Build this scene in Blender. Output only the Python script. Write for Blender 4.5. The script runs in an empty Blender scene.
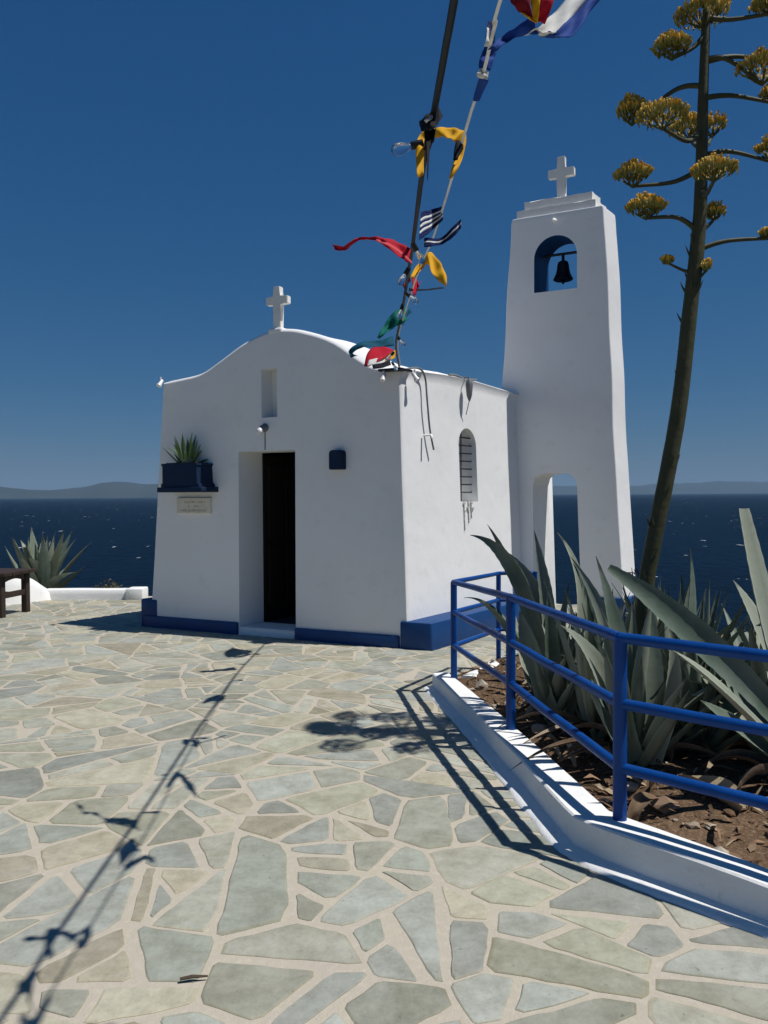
import bpy, bmesh, math, random
import numpy as np
from mathutils import Vector, Matrix, noise as mnoise

C = bpy.context.scene.collection
SC = bpy.context.scene
R = math.radians
rnd = random.Random(7)

# ------------------------------------------------------------------ camera
CAM_H, FPX, CX, CY = 1.6, 800.0, 384.0, 512.0
PITCH, ROLL = math.atan(17.5/800), R(0.36)
cam = bpy.data.cameras.new('camera')
cam.sensor_width = 36.0
cam.lens = FPX/1024*36.0
cam.clip_start = 0.05
cam.clip_end = 120000
camo = bpy.data.objects.new('camera', cam)
C.objects.link(camo)
camo.location = (0, 0, CAM_H)
camo.rotation_mode = 'XYZ'
camo.matrix_world = (Matrix.Translation((0, 0, CAM_H)) @ Matrix.Rotation(R(90)-PITCH, 4, 'X')
                     @ Matrix.Rotation(-ROLL, 4, 'Z'))
SC.camera = camo

# ------------------------------------------------------------------ light
SUN = Vector((0.50, -0.118, 1.0)).normalized()
EXPOSURE = -0.12
w = bpy.data.worlds.new('World'); SC.world = w; w.use_nodes = True
nt = w.node_tree; nt.nodes.clear()
sky = nt.nodes.new('ShaderNodeTexSky'); sky.sky_type = 'NISHITA'; sky.sun_disc = False
sky.sun_elevation = math.asin(SUN.z)
sky.sun_rotation = math.atan2(SUN.x, SUN.y)
sky.altitude = 0; sky.air_density = 1.0; sky.dust_density = 0.0; sky.ozone_density = 5.0
# per-channel grading of the Sky Texture (clear, deep blue Aegean sky)
sep = nt.nodes.new('ShaderNodeSeparateColor'); comb = nt.nodes.new('ShaderNodeCombineColor')
nt.links.new(sky.outputs[0], sep.inputs[0])
for ch, (p_, g_) in enumerate(((1.25, .27), (.73, .99), (.52, 2.30))):
    pw = nt.nodes.new('ShaderNodeMath'); pw.operation = 'POWER'; pw.inputs[1].default_value = p_
    ml = nt.nodes.new('ShaderNodeMath'); ml.operation = 'MULTIPLY'; ml.inputs[1].default_value = g_
    nt.links.new(sep.outputs[ch], pw.inputs[0]); nt.links.new(pw.outputs[0], ml.inputs[0])
    if ch == 0: nt.links.new(ml.outputs[0], comb.inputs[ch]); continue
    ln = nt.nodes.new('ShaderNodeMath'); ln.operation = 'MULTIPLY'; ln.inputs[1].default_value = (0, .86, 1.26)[ch]
    mn = nt.nodes.new('ShaderNodeMath'); mn.operation = 'MINIMUM'
    nt.links.new(sep.outputs[ch], ln.inputs[0]); nt.links.new(ln.outputs[0], mn.inputs[0]); nt.links.new(ml.outputs[0], mn.inputs[1]); nt.links.new(mn.outputs[0], comb.inputs[ch])
bg = nt.nodes.new('ShaderNodeBackground'); bg.inputs['Strength'].default_value = 0.05
wo = nt.nodes.new('ShaderNodeOutputWorld')
nt.links.new(comb.outputs[0], bg.inputs[0]); nt.links.new(bg.outputs[0], wo.inputs[0])
sd = bpy.data.lights.new('sun', 'SUN'); sd.energy = 5.0; sd.angle = R(0.53); sd.color = (1.0, 0.97, 0.925)
so = bpy.data.objects.new('sun', sd); C.objects.link(so)
so.rotation_euler = (-SUN).to_track_quat('-Z', 'Y').to_euler()
so.location = (6, -1, 12)
SC.view_settings.view_transform = 'Standard'; SC.view_settings.look = 'None'
SC.view_settings.exposure = EXPOSURE; SC.view_settings.gamma = 1.0
SC.view_settings.use_curve_mapping = False
SC.cycles.volume_bounces = 0
SC.cycles.max_bounces = 8

# ------------------------------------------------------------------ helpers
def ray(x, y):
    a, b = x-CX, y-CY
    u2 = a*math.cos(ROLL)-b*math.sin(ROLL); v2 = a*math.sin(ROLL)+b*math.cos(ROLL)
    c, s = math.cos(PITCH), math.sin(PITCH)
    return Vector((u2, FPX*c - v2*s, -FPX*s - v2*c))
def at(x, y, h=0.0):
    d = ray(x, y); return Vector((0, 0, CAM_H)) + d*((h-CAM_H)/d.z)
def atY(x, y, Y):
    d = ray(x, y); return Vector((0, 0, CAM_H)) + d*(Y/d.y)

def new_mesh_obj(name, me, parent=None):
    o = bpy.data.objects.new(name, me); C.objects.link(o)
    if parent is not None: o.parent = parent
    return o
def origin(parent):
    v = Vector((0, 0, 0))
    while parent is not None:
        v += Vector(parent.location); parent = parent.parent
    return v
def obj(name, bm, mats, parent=None, smooth=None, loc=None):
    """links a bmesh given in world coordinates as ONE mesh object"""
    bmesh.ops.recalc_face_normals(bm, faces=bm.faces)
    off = origin(parent) if parent is not None else (Vector(loc) if loc is not None else Vector((0, 0, 0)))
    bmesh.ops.translate(bm, verts=bm.verts, vec=-off)
    me = bpy.data.meshes.new(name); bm.to_mesh(me); bm.free()
    if not isinstance(mats, (list, tuple)): mats = [mats]
    for m in mats: me.materials.append(m)
    if smooth is not None:
        for p in me.polygons: p.use_smooth = True
        me.set_sharp_from_angle(angle=R(smooth))
    o = new_mesh_obj(name, me, parent)
    if parent is None and loc is not None: o.location = loc
    return o
def thing(name, label, cat, loc=(0, 0, 0), group=None):
    o = bpy.data.objects.new(name, None); C.objects.link(o); o.location = loc
    o.empty_display_size = 0.1
    o['label'] = label; o['category'] = cat
    if group: o['group'] = group
    return o
def tag(o, label, cat, group=None):
    o['label'] = label; o['category'] = cat
    if group: o['group'] = group
    return o
def kind(o, k='structure'):
    o['kind'] = k; return o

def add_box(bm, p0, p1, f=None, mi=0, bev=0.0):
    """axis box between p0 and p1 mapped by f to the world"""
    (x0, y0, z0), (x1, y1, z1) = p0, p1
    f = f or (lambda a, b, c: Vector((a, b, c)))
    vs = [bm.verts.new(f(x, y, z)) for z in (z0, z1) for x, y in ((x0, y0), (x1, y0), (x1, y1), (x0, y1))]
    fs = [bm.faces.new([vs[i] for i in q]) for q in ((0, 3, 2, 1), (4, 5, 6, 7), (0, 1, 5, 4), (1, 2, 6, 5), (2, 3, 7, 6), (3, 0, 4, 7))]
    for q in fs: q.material_index = mi
    if bev > 0:
        es = list({e for q in fs for e in q.edges})
        r = bmesh.ops.bevel(bm, geom=es, offset=bev, segments=2, affect='EDGES', profile=0.5, clamp_overlap=True)
        for q in r['faces']: q.material_index = mi
def frame(T, ref=Vector((0, 0, 1))):
    T = T.normalized()
    if abs(T.dot(ref)) > 0.97: ref = Vector((1, 0, 0))
    S = T.cross(ref).normalized(); return S, S.cross(T).normalized()
def add_tube(bm, pts, rad, n=8, caps=True, mi=0):
    pts = [Vector(p) for p in pts]
    rad = rad if isinstance(rad, (list, tuple)) else [rad]*len(pts)
    rings = []; ref = Vector((0, 0, 1)); S = None
    for i, p in enumerate(pts):
        T = (pts[min(i+1, len(pts)-1)] - pts[max(i-1, 0)])
        T.normalize()
        if S is None: S, U = frame(T)
        else:
            S = (S - T*S.dot(T)).normalized(); U = S.cross(T).normalized()
        rings.append([bm.verts.new(p + (S*math.cos(2*math.pi*k/n) + U*math.sin(2*math.pi*k/n))*rad[i]) for k in range(n)])
    for a, b in zip(rings, rings[1:]):
        for k in range(n):
            q = bm.faces.new((a[k], a[(k+1) % n], b[(k+1) % n], b[k])); q.material_index = mi
    if caps:
        bm.faces.new(rings[0][::-1]).material_index = mi; bm.faces.new(rings[-1]).material_index = mi
def add_lathe(bm, prof, c, n=16, ax=None, mi=0):
    c = Vector(c); ax = (ax or Vector((0, 0, 1))).normalized(); S, U = frame(ax)
    rings = []
    for r, z in prof:
        rings.append([bm.verts.new(c + ax*z + (S*math.cos(2*math.pi*k/n)+U*math.sin(2*math.pi*k/n))*max(r, 1e-4)) for k in range(n)])
    for a, b in zip(rings, rings[1:]):
        for k in range(n):
            bm.faces.new((a[k], a[(k+1) % n], b[(k+1) % n], b[k])).material_index = mi
    bm.faces.new(rings[0][::-1]).material_index = mi; bm.faces.new(rings[-1]).material_index = mi
def spline(pts, n=8):
    """Catmull-Rom through tuples"""
    P = [Vector(p) for p in pts]; P = [P[0]*2-P[1]] + P + [P[-1]*2-P[-2]]
    out = []
    for i in range(1, len(P)-2):
        for k in range(n):
            t = k/n; a, b, c, d = P[i-1], P[i], P[i+1], P[i+2]
            out.append(0.5*((2*b) + (c-a)*t + (2*a-5*b+4*c-d)*t*t + (3*b-a-3*c+d)*t**3))
    out.append(P[-2]); return out
def interp(x, xs, ys): return float(np.interp(x, xs, ys))
def nz(x, y=0.0, z=0.0): return mnoise.noise(Vector((x, y, z)))

# ------------------------------------------------------------------ materials
def mat(name, col, rough=0.6, spec=0.3, metal=0.0, bump=(), var=None, attr=None, coat=0.0, extra=None, trans=0.0):
    m = bpy.data.materials.new(name); m.use_nodes = True
    t = m.node_tree; b = t.nodes['Principled BSDF']
    b.inputs['Roughness'].default_value = rough; b.inputs['Specular IOR Level'].default_value = spec
    b.inputs['Metallic'].default_value = metal; b.inputs['Coat Weight'].default_value = coat
    b.inputs['Base Color'].default_value = (*col, 1)
    tc = t.nodes.new('ShaderNodeTexCoord'); src = None
    def noise(scale, detail=4, rough_=0.55, dist=0.0):
        n = t.nodes.new('ShaderNodeTexNoise'); n.inputs['Scale'].default_value = scale
        n.inputs['Detail'].default_value = detail; n.inputs['Roughness'].default_value = rough_
        n.inputs['Distortion'].default_value = dist
        t.links.new(tc.outputs['Object'], n.inputs['Vector']); return n.outputs['Fac']
    def ramp(fac, a, c):
        r = t.nodes.new('ShaderNodeMapRange'); r.inputs[1].default_value = a; r.inputs[2].default_value = c
        t.links.new(fac, r.inputs[0]); return r.outputs[0]
    def mixc(fac, A, B, mode='MIX'):
        x = t.nodes.new('ShaderNodeMix'); x.data_type = 'RGBA'; x.blend_type = mode
        if isinstance(fac, float): x.inputs[0].default_value = fac
        else: t.links.new(fac, x.inputs[0])
        for k, v in ((6, A), (7, B)):
            if isinstance(v, tuple): x.inputs[k].default_value = (*v, 1)
            else: t.links.new(v, x.inputs[k])
        return x.outputs[2]
    cur = col
    if attr:
        an = t.nodes.new('ShaderNodeAttribute'); an.attribute_name = attr; cur = an.outputs['Color']
    for (scale, lo, hi, c2, amt) in (var or ()):
        f = ramp(noise(scale), lo, hi)
        mm = t.nodes.new('ShaderNodeMath'); mm.operation = 'MULTIPLY'; mm.inputs[1].default_value = amt
        t.links.new(f, mm.inputs[0]); cur = mixc(mm.outputs[0], cur, c2)
    if not isinstance(cur, tuple): t.links.new(cur, b.inputs['Base Color'])
    prev = None
    for (scale, dist_, detail) in bump:
        bn = t.nodes.new('ShaderNodeBump'); bn.inputs['Distance'].default_value = dist_; bn.inputs['Strength'].default_value = 1.0
        t.links.new(noise(scale, detail), bn.inputs['Height'])
        if prev is not None: t.links.new(prev, bn.inputs['Normal'])
        prev = bn.outputs[0]
    if prev is not None: t.links.new(prev, b.inputs['Normal'])
    if trans > 0:
        tl = t.nodes.new('ShaderNodeBsdfTranslucent'); mx = t.nodes.new('ShaderNodeMixShader'); mx.inputs[0].default_value = trans
        if isinstance(cur, tuple): tl.inputs[0].default_value = (*cur, 1)
        else: t.links.new(cur, tl.inputs[0])
        out = t.nodes['Material Output']
        t.links.new(b.outputs[0], mx.inputs[1]); t.links.new(tl.outputs[0], mx.inputs[2]); t.links.new(mx.outputs[0], out.inputs[0])
    if extra: extra(t, b, tc, noise, ramp, mixc, cur)
    return m

M = {}
M['plaster'] = mat('whitewash', (.80, .80, .79), .85, .15, bump=((1.8, .012, 2), (9, .0025, 4), (70, .0010, 3)),
                   var=((1.3, .45, .75, (.72, .72, .70), .45), (6, .58, .8, (.62, .61, .57), .35)))
M['plaster_in'] = mat('interior_shade', (.07, .075, .09), .9, .1)  # shade of the unlit room put into its wall colour
M['cross'] = mat('cross_paint', (.78, .77, .73), .8, .2, bump=((20, .004, 3),), var=((9, .5, .8, (.6, .58, .53), .4),))
M['blue'] = mat('blue_paint', (.002, .042, .155), .5, .35, bump=((4, .008, 3), (40, .001, 3)), var=((3, .4, .8, (.004, .065, .23), .5),))
M['navy'] = mat('navy_paint', (.006, .020, .055), .6, .2, bump=((30, .001, 2),), var=((6, .4, .8, (.010, .03, .075), .5),))
M['rail'] = mat('rail_enamel', (.001, .048, .225), .42, .25, bump=((25, .002, 3), (140, .0004, 2)), var=((5, .45, .8, (.003, .068, .28), .6), (22, .68, .74, (.05, .045, .05), .5)))
M['wood'] = mat('dark_wood', (.035, .022, .017), .6, .3, bump=((30, .002, 4),), var=((8, .4, .8, (.07, .045, .03), .5),))
M['door'] = mat('door_wood', (.020, .014, .012), .6, .25, bump=((25, .002, 4),))
M['iron'] = mat('dark_iron', (.012, .014, .02), .5, .4, metal=.3)
M['bell'] = mat('bell_bronze', (.018, .020, .024), .45, .5, metal=.7, bump=((30, .001, 3),))
M['cable'] = mat('black_cable', (.010, .012, .016), .55, .3)
M['grey_cable'] = mat('grey_cable', (.16, .17, .18), .6, .3)
M['white_plastic'] = mat('white_plastic', (.72, .72, .72), .35, .5)
M['marble'] = mat('plaque_marble', (.70, .66, .57), .5, .3, var=((14, .4, .8, (.48, .43, .35), .6),))
M['ink'] = mat('worn_lettering', (.40, .36, .28), .8, .1)
M['mortar'] = mat('mortar', (.44, .40, .318), .9, .1, bump=((14, .006, 4), (120, .002, 3)), var=((2.5, .4, .75, (.42, .37, .31), .7), (30, .5, .8, (.56, .50, .42), .5)))
M['curb'] = mat('curb_whitewash', (.80, .80, .78), .85, .15, bump=((5, .005, 4), (40, .002, 4)),
                var=((3, .5, .8, (.62, .62, .60), .5), (18, .62, .78, (.50, .48, .44), .45)))
M['agave'] = mat('agave_leaf', (.12, .17, .14), .5, .3, attr='tint', bump=((18, .002, 3),), trans=.06,
                 var=((5, .42, .75, (.26, .29, .25), .5), (2.2, .5, .7, (.10, .13, .10), .5), (24, .62, .8, (.17, .15, .09), .45)))
M['potted'] = mat('succulent_leaf', (.07, .13, .045), .5, .3, var=((9, .4, .7, (.13, .19, .07), .6),))
M['dead'] = mat('dry_leaf', (.16, .11, .07), .85, .1, attr='tint', bump=((30, .004, 4),), var=((12, .4, .8, (.30, .24, .17), .5),))
M['stem'] = mat('flower_stem', (.050, .055, .028), .6, .2, bump=((14, .006, 3),), var=((9, .4, .75, (.085, .075, .04), .6),))
M['flower'] = mat('agave_flowers', (.3, .2, .04), .7, .2, attr='tint', trans=.3)
M['leaf'] = mat('shrub_leaf', (.05, .07, .03), .6, .25, attr='tint', trans=.2)
M['bark'] = mat('bark', (.09, .07, .05), .85, .1)
M['litter'] = mat('leaf_litter', (.16, .11, .07), .9, .1, attr='tint')
def lam(c): return mat('flag_cloth', c, .75, .15, trans=.3, bump=((60, .0006, 2),))
M['f_red'] = lam((.50, .015, .035)); M['f_yel'] = lam((.75, .42, .02)); M['f_navy'] = lam((.012, .025, .11)); M['f_blue'] = lam((.02, .07, .32))
M['f_teal'] = lam((.01, .10, .16)); M['f_green'] = lam((.005, .16, .12)); M['f_white'] = lam((.75, .75, .72)); M['f_black'] = lam((.012, .014, .02))
M['f_dred'] = lam((.20, .012, .02)); M['f_pink'] = lam((.72, .10, .12))
g = bpy.data.materials.new('bulb_glass'); g.use_nodes = True
gb = g.node_tree.nodes['Principled BSDF']; gb.inputs['Transmission Weight'].default_value = 1.0; gb.inputs['Roughness'].default_value = .02
gb.inputs['IOR'].default_value = 1.3; gb.inputs['Base Color'].default_value = (.92, .94, .95, 1); M['glass'] = g

def stone_extra(t, b, tc, noise, ramp, mixc, cur):
    # pale mortar film left in the middle of some slabs, dark specks, mottling
    f = ramp(noise(1.1, 5, .65), .58, .74)
    m1 = t.nodes.new('ShaderNodeMath'); m1.operation = 'MULTIPLY'; m1.inputs[1].default_value = .45
    t.links.new(f, m1.inputs[0])
    c = mixc(m1.outputs[0], cur, (.50, .48, .43))
    c = mixc(ramp(noise(3.2, 6, .7, .6), .42, .68), c, (.80, .79, .74), 'MULTIPLY')
    c = mixc(ramp(noise(9, 6, .75), .40, .72), c, (.68, .68, .66), 'MULTIPLY')
    c = mixc(ramp(noise(38, 3, .6), .66, .76), c, (.62, .60, .57), 'MULTIPLY')
    t.links.new(c, b.inputs['Base Color'])
    r = t.nodes.new('ShaderNodeMapRange'); r.inputs[3].default_value = .55; r.inputs[4].default_value = .85
    t.links.new(noise(5), r.inputs[0]); t.links.new(r.outputs[0], b.inputs['Roughness'])
M['stone'] = mat('flagstone', (.3, .3, .3), .7, .25, attr='tint', bump=((6, .010, 5), (45, .002, 4)), extra=stone_extra)

def soil_extra(t, b, tc, noise, ramp, mixc, cur):
    c = mixc(ramp(noise(60, 4, .7), .5, .72), cur, (.26, .19, .125))
    c = mixc(ramp(noise(22, 4, .7), .55, .7), c, (.06, .035, .022))
    t.links.new(c, b.inputs['Base Color'])
M['soil'] = mat('dry_soil', (.095, .058, .035), .95, .05, bump=((8, .05, 5), (40, .016, 4)), var=((1.5, .4, .7, (.17, .11, .068), .8),), extra=soil_extra)
M['terrain'] = mat('cliff_ground', (.16, .12, .08), .95, .05, bump=((.8, .3, 5), (6, .05, 4)), var=((.6, .45, .6, (.07, .08, .035), .9), (3, .5, .7, (.24, .19, .13), .7)))
M['hill'] = mat('far_hills', (.045, .048, .04), .95, .05, var=((.0012, .4, .65, (.028, .036, .028), .8),))

def sea_extra(t, b, tc, noise, ramp, mixc, cur):
    def nmap(scale, sx, sy, detail=3, rough=.55):
        mp = t.nodes.new('ShaderNodeMapping'); mp.inputs['Scale'].default_value = (sx, sy, 1)
        mp.inputs['Rotation'].default_value = (0, 0, R(12))
        n = t.nodes.new('ShaderNodeTexNoise'); n.inputs['Scale'].default_value = scale; n.inputs['Detail'].default_value = detail
        n.inputs['Roughness'].default_value = rough
        t.links.new(tc.outputs['Object'], mp.inputs[0]); t.links.new(mp.outputs[0], n.inputs['Vector']); return n.outputs['Fac']
    foam = ramp(nmap(.13, 1, .36, 3, .60), .695, .712)
    patch = ramp(nmap(.02, 1, 1, 2), .44, .52)
    mul = t.nodes.new('ShaderNodeMath'); mul.operation = 'MULTIPLY'
    t.links.new(foam, mul.inputs[0]); t.links.new(patch, mul.inputs[1])
    c = mixc(ramp(nmap(.012, 1, .5), .4, .62), (.0018, .0085, .021), (.0026, .011, .026))
    c = mixc(ramp(nmap(.25, 1, .4, 4), .42, .66), c, (.001, .0055, .014))
    c = mixc(mul.outputs[0], c, (.55, .58, .60))
    t.links.new(c, b.inputs['Base Color'])
    bn = t.nodes.new('ShaderNodeBump'); bn.inputs['Distance'].default_value = 1.1; bn.inputs['Strength'].default_value = 1
    t.links.new(nmap(.22, 1, .45, 6, .6), bn.inputs['Height'])
    t.links.new(bn.outputs[0], b.inputs['Normal'])
M['sea'] = mat('sea_water', (.008, .03, .07), .45, .02, extra=sea_extra)

# ------------------------------------------------------------------ large structure: sea, hills, headland, terrace
SEA_Z = -24.0
bm = bmesh.new()
xs = [-26000, -6000, -1500, -400, -120, 0, 120, 400, 1500, 6000, 26000]
ys = [-3000, -300, -30, 60, 200, 600, 2000, 6000, 26000]
g_ = [[bm.verts.new((x, y, SEA_Z)) for x in xs] for y in ys]
for j in range(len(ys)-1):
    for i in range(len(xs)-1): bm.faces.new((g_[j][i], g_[j][i+1], g_[j+1][i+1], g_[j+1][i]))
kind(obj('sea', bm, M['sea']))

def ridge(name, pts, D, depth, seed):
    """far island: crest heights (pixel column, metres) at distance D"""
    bm = bmesh.new(); rows = []
    px = np.array([p[0] for p in pts]); hh = np.array([p[1] for p in pts])
    cols = np.linspace(px[0], px[-1], 150); nr = 9
    for j in range(nr):
        v = j/(nr-1); row = []
        for x in cols:
            X = (x-CX)/FPX*D
            h = interp(x, px, hh)
            prof = math.sin(math.pi*v)**0.8
            rug = 1 + .22*nz(X/900+seed, v*3) + .10*nz(X/260, v*7+seed)
            row.append(bm.verts.new((X*(1+(v-.5)*depth/D), D+(v-.5)*depth+300*nz(X/1500, v*2+seed), SEA_Z-2+(h+2)*prof*rug)))
        rows.append(row)
    for a, b in zip(rows, rows[1:]):
        for i in range(len(cols)-1): bm.faces.new((a[i], a[i+1], b[i+1], b[i]))
    return kind(obj(name, bm, M['hill'], smooth=180))
k = 13.5
ridge('hills', [(-420, 20), (-300, 120), (-150, 90), (-60, 210), (-10, 205), (20, 160), (45, 140), (80, 165), (98, 225), (118, 258), (132, 245), (146, 215), (158, 240), (185, 205), (230, 130), (300, 60), (330, 5)], 13000, 3200, 3)
ridge('hills', [(470, 5), (530, 150), (560, 190), (600, 165), (640, 200), (690, 290), (760, 300), (860, 310), (980, 200), (1150, 60), (1250, 5)], 20500, 4200, 11)

# headland under everything
def inside(poly, x, y):
    c = False; j = len(poly)-1
    for i in range(len(poly)):
        xi, yi = poly[i]; xj, yj = poly[j]
        if (yi > y) != (yj > y) and x < (xj-xi)*(y-yi)/(yj-yi)+xi: c = not c
        j = i
    return c
def seg_d(x, y, a, b):
    dx, dy = b[0]-a[0], b[1]-a[1]; t = max(0, min(1, ((x-a[0])*dx+(y-a[1])*dy)/(dx*dx+dy*dy)))
    return math.hypot(x-a[0]-dx*t, y-a[1]-dy*t)
HEAD = [(-11.5, -20), (8, -20), (8, 6.9), (4.3, 7.9), (3.95, 10.5), (1.7, 13.1), (-4, 13.2), (-11.5, 13.4)]
bm = bmesh.new(); rows = []
gx = np.concatenate([np.linspace(-90, -16, 14), np.linspace(-14, 12, 40), np.linspace(14, 90, 14)])
gy = np.concatenate([np.linspace(-60, -8, 10), np.linspace(-6, 20, 40), np.linspace(22, 70, 14)])
for y in gy:
    row = []
    for x in gx:
        d = 0.0 if inside(HEAD, x, y) else min(seg_d(x, y, HEAD[q], HEAD[(q+1) % len(HEAD)]) for q in range(len(HEAD)))
        if y < -6: d *= .3
        z = -.06 - .75*max(0, d-.2)**1.12 + (1.2*nz(x/5, y/5) * min(1, d/4)) - .02
        row.append(bm.verts.new((x, y, max(z, SEA_Z-3))))
    rows.append(row)
for a, b in zip(rows, rows[1:]):
    for i in range(len(gx)-1): bm.faces.new((a[i], a[i+1], b[i+1], b[i]))
kind(obj('terrain', bm, M['terrain'], smooth=180))

# chapel frame: s runs left along the front, t runs back, h up
FA = Vector((.49, 8.13, 0)); FU = Vector((-.9, .436, 0)).normalized(); FW = Vector((.585, .811, 0)).normalized()
def cp(s, t, h): return FA + FU*s + FW*t + Vector((0, 0, h))
TO = Vector((1.742, 10.435, 0)) + FW*.012
def tp(s, t, h): return TO - FU*s + FW*t + Vector((0, 0, h))

# planter outline (outer foot of the kerb)
K = [Vector(p) for p in ((.390, 6.56, 0), (.505, 5.90, 0), (.628, 5.12, 0), (.733, 4.35, 0), (.805, 3.80, 0), (.842, 3.55, 0), (.925, 3.41, 0), (1.055, 3.255, 0), (1.395, 2.905, 0), (2.0, 2.25, 0), (2.75, 1.56, 0), (3.6, .65, 0))]
PLANT = [(p.x, p.y) for p in K] + [(7.5, .65), (7.5, 6.9), (3.9, 7.7), (3.0, 7.75), (2.2, 7.55), (1.1, 7.35)]
def inside(poly, x, y):
    c = False; j = len(poly)-1
    for i in range(len(poly)):
        xi, yi = poly[i]; xj, yj = poly[j]
        if (yi > y) != (yj > y) and x < (xj-xi)*(y-yi)/(yj-yi)+xi: c = not c
        j = i
    return c

# --- terrace: mortar bed with individually shaped flagstones (one paved surface)
TERR = [(-11, -5.5), (7.4, -5.5), (7.4, .7), (3.7, 7.5), (3.6, 10.3), (1.5, 12.75), (-11, 12.75)]
bm = bmesh.new()
nxm, nym = 60, 66
gridv = {}
bed = [bm.verts.new((x, y, 0)) for x, y in TERR]; bm.faces.new(bed)
low = [bm.verts.new((x, y, -.3)) for x, y in TERR]
for i in range(len(TERR)):
    bm.faces.new((bed[i], low[i], low[(i+1) % len(TERR)], bed[(i+1) % len(TERR)]))
tint = bm.verts.layers.float_color.new('tint')
def clip(poly, nx_, ny_, d):
    out = []
    for i in range(len(poly)):
        a, b = poly[i], poly[(i+1) % len(poly)]
        da, db = a[0]*nx_+a[1]*ny_-d, b[0]*nx_+b[1]*ny_-d
        if da <= 0: out.append(a)
        if (da < 0 < db) or (db < 0 < da):
            t = da/(da-db); out.append((a[0]+(b[0]-a[0])*t, a[1]+(b[1]-a[1])*t))
    return out
def area(p): return .5*abs(sum(p[i][0]*p[(i+1) % len(p)][1]-p[(i+1) % len(p)][0]*p[i][1] for i in range(len(p))))
def centroid(p): return (sum(a[0] for a in p)/len(p), sum(a[1] for a in p)/len(p))
prng = random.Random(21)
sites = []
cell = {}
for _ in range(22000):
    x, y = prng.uniform(-8.6, 5.4), prng.uniform(-3, 12.7)
    rr_ = .36 + .16*nz(x/1.7+5, y/1.7)
    ok = True
    for ix in range(int(x//.5)-1, int(x//.5)+2):
        for iy in range(int(y//.5)-1, int(y//.5)+2):
            for (a, b) in cell.get((ix, iy), ()):
                if (a-x)**2+(b-y)**2 < (rr_*1.25)**2: ok = False
    if ok:
        cell.setdefault((int(x//.5), int(y//.5)), []).append((x, y)); sites.append((x, y))
SA = np.array(sites); wts = np.array([prng.uniform(0, .05) for _ in sites])
polys = []
for i, (x, y) in enumerate(sites):
    d2 = ((SA-SA[i])**2).sum(1); idx = np.argsort(d2)[1:30]
    p = [(x-1.4, y-1.4), (x+1.4, y-1.4), (x+1.4, y+1.4), (x-1.4, y+1.4)]
    for jx in idx:
        nx_, ny_ = SA[jx]-SA[i]; L = math.hypot(nx_, ny_)
        off = .5*(L*L + wts[i]-wts[jx])/L
        p = clip(p, nx_/L, ny_/L, (x*nx_+y*ny_)/L + off)
        if len(p) < 3: break
    if len(p) >= 3: polys.append(p)
def split(p, depth=0):
    A_ = area(p)
    if A_ < .05 or depth > 4 or (A_ < .20 and prng.random() < (.30 if A_ > .11 else .62)): return [p]
    c = centroid(p); n = len(p)
    sxx = sum((a[0]-c[0])**2 for a in p); syy = sum((a[1]-c[1])**2 for a in p); sxy = sum((a[0]-c[0])*(a[1]-c[1]) for a in p)
    lam1 = .5*(sxx+syy)+math.hypot(.5*(sxx-syy), sxy); lam2 = max(1e-6, sxx+syy-lam1)
    th = .5*math.atan2(2*sxy, sxx-syy) + prng.gauss(0, .38)
    if lam1/lam2 < 3.2 and prng.random() < .5: th += math.pi/2
    nx_, ny_ = math.cos(th), math.sin(th); d = c[0]*nx_+c[1]*ny_ + prng.uniform(-.06, .06)
    A1, A2 = clip(p, nx_, ny_, d), clip(p, -nx_, -ny_, -d)
    out = []
    for q in (A1, A2):
        if len(q) >= 3 and area(q) > .012: out += split(q, depth+1)
    return out or [p]
stones = [q for p in polys for q in split(p)]
PAL = [(.330, .335, .278), (.355, .350, .290), (.305, .320, .272), (.385, .365, .282), (.350, .345, .268), (.395, .372, .282), (.320, .330, .290), (.352, .322, .245), (.365, .365, .305), (.30, .30, .245), (.335, .350, .310), (.29, .30, .265)]
def warp(x, y):
    return (x + .10*nz(x/1.1, y/1.1, 3.1) + .03*nz(x/.3, y/.3, 1), y + .10*nz(x/1.1, y/1.1, 9.7) + .03*nz(x/.3, y/.3, 5))
inner = [cp(.2, .1, 0), cp(3.7, .1, 0), cp(3.7, 2.6, 0), cp(.2, 2.6, 0)]; inner = [(v.x, v.y) for v in inner]
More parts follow.
